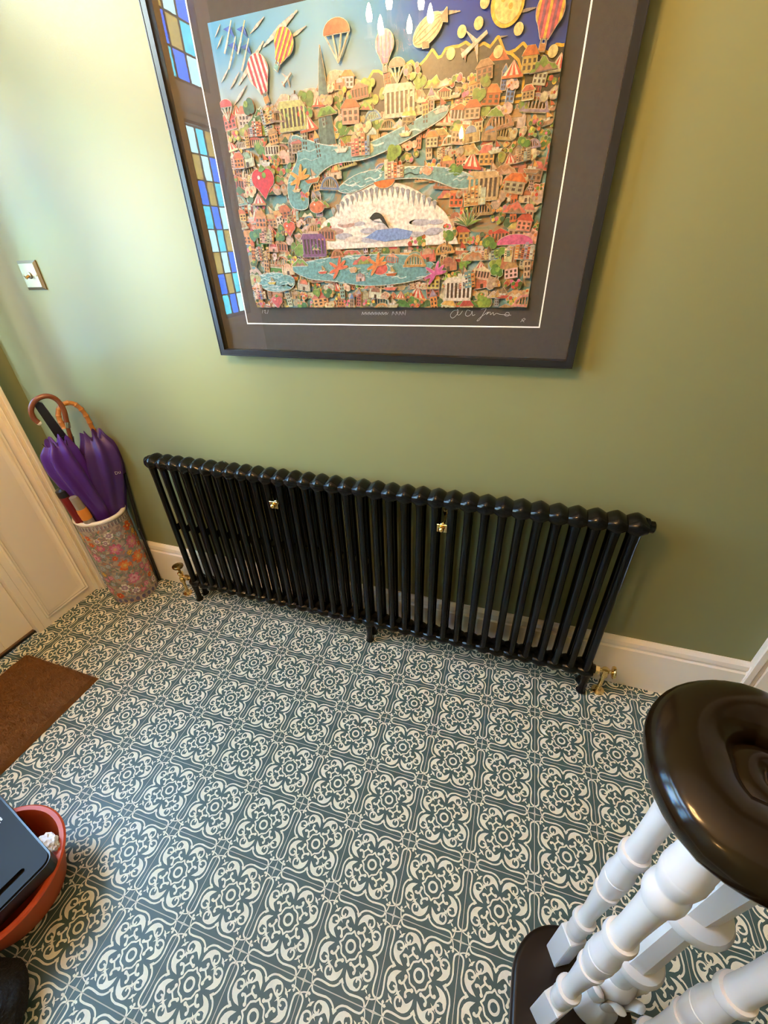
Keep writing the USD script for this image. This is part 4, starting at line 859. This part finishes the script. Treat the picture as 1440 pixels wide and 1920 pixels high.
v_ = np.array(base.vertices); a_ = np.arctan2(v_[:, 1], v_[:, 0]); k_ = 1 + .055 * np.cos(8 * a_) * np.clip((v_[:, 2] - RISE) / .03, 0, 1); v_[:, 0] *= k_; v_[:, 1] *= k_; base.vertices = v_
obj('leaf_base', base, WHITE2, nw, smooth=50, label='bulbous leaf-carved base')
lv = []
for k in range(8):
    a_ = k * PI / 4
    pth = [(r_ * math.cos(a_), r_ * math.sin(a_), z_) for r_, z_ in ((.030, .285), (.032, .31), (.034, .335), (.039, .356), (.045, .366), (.046, .360))]
    lv.append(tube(catmull(pth, 4), np.interp(np.linspace(0, 1, 21), [0, .4, .8, 1], [.010, .013, .009, .004]), 8, flat=.5))
lv.append(lathe([(0, .285), (.026, .285), (.029, .32), (.033, .35), (.030, .372), (.022, .382), (0, .382)], 24))
obj('leaf_capital', cat(lv), WHITE2, nw, smooth=50, label='ring of curled leaves')
obj('neck', lathe([(0, .376), (.022, .376), (.021, .40), (.024, .43), (.020, .448), (.028, .462), (.0355, .470), (.0365, .479), (.033, .486), (.022, .490), (0, .490)], 32), WHITE2, nw, smooth=35)
obj('octagonal_shaft', octo([(0, .488), (.0235, .488), (.0215, .60), (.0200, .690), (0, .690)]), WHITE2, nw)
obj('flared_collar', lathe([(0, .684), (.022, .684), (.030, .690), (.0385, .698), (.0395, .706), (.036, .713), (.025, .718), (0, .718)], 32), WHITE2, nw, smooth=35)
obj('upper_shaft', octo([(0, .716), (.0225, .716), (.0255, .80), (.030, .90), (.033, .955), (0, .955)]), WHITE2, nw)
# volute handrail
hr = thing('handrail', 'glossy black-brown handrail scroll over the white spindles', 'handrail', loc=(0, 0, 0))
VX, VY, VZ = .888, -.922, .975
prof = [(-.036, -.012), (-.039, .000), (-.037, .010), (-.029, .020), (-.014, .0262), (0, .0280), (.014, .0262), (.029, .020), (.037, .010), (.039, .000), (.036, -.012), (.027, -.022), (.012, -.026), (-.012, -.026), (-.027, -.022)]
pth = []
for k in range(14):                                  # the straight flight, rising to the right
    x = VX + .95 - k * .95 / 14; pth.append((x, VY - .060, VZ + max(0, (x - VX - .12)) * .70, 1.0))
for phi in np.linspace(-90, -90 - 540, 76):
    r_ = np.interp(-phi, [90, 135, 180, 270, 360, 450, 540, 630], [.062, .073, .063, .070, .056, .036, .022, .014])
    t_ = (-90 - phi) / 540
    pth.append((VX + r_ * math.cos(math.radians(phi)), VY + r_ * math.sin(math.radians(phi)), VZ - .010 * t_ ** .8, 1 - .55 * t_ ** 1.1))
pth = np.array(pth); P3 = pth[:, :3]; sc = pth[:, 3]
t = np.gradient(P3, axis=0); t[:, 2] = 0; t /= np.linalg.norm(t, axis=1, keepdims=True); side = np.c_[-t[:, 1], t[:, 0], 0 * t[:, 0]]
pr_ = np.array(catmull(prof, 3, closed=True)); n = len(pr_); V = np.vstack([P3[i] + sc[i] * pr_[:, :1] * side[i] + pr_[:, 1:] * (.6 + .4 * sc[i]) * np.array([0, 0, 1.0]) for i in range(len(P3))]); F = []
for i in range(len(P3) - 1):
    for j in range(n):
        p, q = i * n + j, i * n + (j + 1) % n; F += [[p, q, q + n], [p, q + n, p + n]]
V = np.vstack([V, P3[0], P3[-1]])
for j in range(n): F += [[len(V) - 2, (j + 1) % n, j], [len(V) - 1, (len(P3) - 1) * n + j, (len(P3) - 1) * n + (j + 1) % n]]
m = trimesh.Trimesh(V, F, process=False); m.fix_normals()
obj('scroll_rail', m, RAIL, hr, smooth=60)
obj('scroll_underside', lathe([(0, -.027), (.058, -.027), (.062, -.020), (.056, -.014), (.036, -.010), (.02, -.008), (0, -.008)], 48, (VX, VY, VZ)), RAIL, hr, smooth=40)

# ------------------------------------------------------------------ things by the door, lower left
tb = thing('tub', 'round orange rubber tub under a dark plastic lid', 'tub', loc=(-.435, -1.165, 0))
obj('bowl', lathe([(0, .002), (.105, .002), (.114, .010), (.130, .060), (.146, .118), (.150, .126), (.158, .128), (.160, .133), (.156, .137), (.146, .136), (.141, .124), (.124, .062), (.108, .014), (0, .010)], 56), ORANGE, tb, smooth=40)
ts = thing('crumpled_tissue', 'crumpled white tissue in the orange tub', 'tissue', loc=(-.355, -1.072, .142))
b_ = trimesh.creation.icosphere(4, 1.0); v_ = np.array(b_.vertices); nz = meshkit.fbm(v_ * 1.7 + 5, 4, 4) - .5; nz2 = np.abs(meshkit.fbm(v_ * 2.6 + 9, 3, 8) - .5)
v_ = v_ * (1 + .75 * nz - .9 * nz2)[:, None] * [.030, .026, .020]; b_.vertices = v_; obj('sheet', b_, TISSUE, ts, smooth=30)
ld = thing('plastic_lid', 'dark grey plastic box lid with a slot handle lying on the orange tub', 'lid', loc=(-.286, -1.0895, .1385), rotz=-11.5)
def rr2(x0, x1, y0, y1, r): return sbox(x0 + r, y0 + r, x1 - r, y1 - r).buffer(r, quad_segs=6)
out_ = rr2(-.40, 0, -.29, 0, .026)
slot = LineString([(-.036, -.055), (-.036, -.145)]).buffer(.0065, quad_segs=5)
obj('lid_top', prism(out_.buffer(-.004).difference(slot), .008).apply_translation([0, 0, .0345]), LIDGREY, ld)
obj('lid_rim', prism(out_.difference(out_.buffer(-.006)), .038), BLACKP, ld)
obj('slot_well', prism(slot.buffer(.001), .003).apply_translation([0, 0, .030]), BLACKP, ld, label='black slot handle')
for k, (x, y, w, h) in enumerate(((-.215, -.028, .012, .004), (-.213, -.034, .014, .004), (-.136, -.100, .006, .006))):
    obj('printed_mark', bx(x, x + w, y, y + h, .0424, .0429), CHROME, ld, label='small pale printed mark')
bg = thing('bag', 'soft black fleece bag on the tiles in front of the orange tub', 'bag', loc=(-.280, -1.340, 0))
b_ = trimesh.creation.icosphere(4, 1.0); v_ = np.array(b_.vertices); nz = meshkit.fbm(v_ * 2 + 3, 4, 2) - .5
v_ = v_ * (1 + .35 * nz)[:, None] * [.098, .086, .052]; v_[:, 2] = np.maximum(v_[:, 2] + .046, .001); b_.vertices = v_; obj('body', b_, BAGBLACK, bg, smooth=True)
obj('handle', tube(catmull([(-.06, -.02, .080), (-.04, -.03, .105), (.01, -.03, .108), (.035, -.02, .080)], 5), .007, 8), BAGBLACK, bg, smooth=60)

# ------------------------------------------------------------------ lamps (seen only in the picture glass)
ch = thing('chandelier', 'small brass candle chandelier mirrored in the picture glass', 'chandelier', loc=(-.02, -1.12, 0))
obj('stem', cat([lathe([(0, 1.96), (.012, 1.965), (.020, 1.985), (.012, 2.005), (.008, 2.03), (.022, 2.06), (.010, 2.09), (.006, 2.12), (.006, 2.70), (.045, 2.73), (.05, ZC), (0, ZC)], 20)]), BRASS, ch, smooth=40)
for k in range(6):
    a_ = math.radians(33 + 60 * k); c_, s_ = math.cos(a_), math.sin(a_); r_ = .115
    obj('arm', tube(catmull([(.01 * c_, .01 * s_, 2.05), (.05 * c_, .05 * s_, 1.995), (.095 * c_, .095 * s_, 1.995), (r_ * c_, r_ * s_, 2.02)], 5), .004, 8), BRASS, ch, smooth=60)
    obj('candle', lathe([(0, 2.018), (.020, 2.018), (.022, 2.024), (.009, 2.026), (.009, 2.062), (0, 2.062)], 16, (r_ * c_, r_ * s_, 0)), CERWHITE, ch, smooth=40)
    obj('bulb', lathe([(0, 2.062), (.006, 2.063), (.011, 2.074), (.0115, 2.082), (.008, 2.096), (.003, 2.108), (0, 2.112)], 16, (r_ * c_, r_ * s_, 0)), BULB, ch, smooth=60)
    obj('crystal_drop', lathe([(0, 1.93), (.005, 1.945), (.003, 1.965), (.001, 1.99), (0, 1.992)], 8, (.095 * c_, .095 * s_, 0)), CRYSTAL, ch)
scn = thing('wall_lamp', 'single candle wall lamp on the opposite wall mirrored in the picture glass', 'wall lamp', loc=(.098, YF, 1.835))
obj('back_plate', turn(lathe([(0, 0), (.045, 0), (.040, .010), (.012, .016), (0, .018)], 24), [1, 0, 0], -90), BRASS, scn, smooth=40)
obj('arm', tube(catmull([(0, .012, -.02), (0, .04, -.055), (0, .065, -.05), (0, .07, -.028)], 5), .005, 8), BRASS, scn, smooth=60)
obj('candle', lathe([(0, -.03), (.022, -.03), (.024, -.024), (.010, -.02), (.010, -.004), (0, -.004)], 16, (0, .07, 0)), CERWHITE, scn, smooth=40)
obj('bulb', lathe([(0, -.004), (.006, -.003), (.012, .008), (.0125, .016), (.008, .032), (.002, .045), (0, .046)], 16, (0, .07, 0)), BULB2, scn, smooth=60)
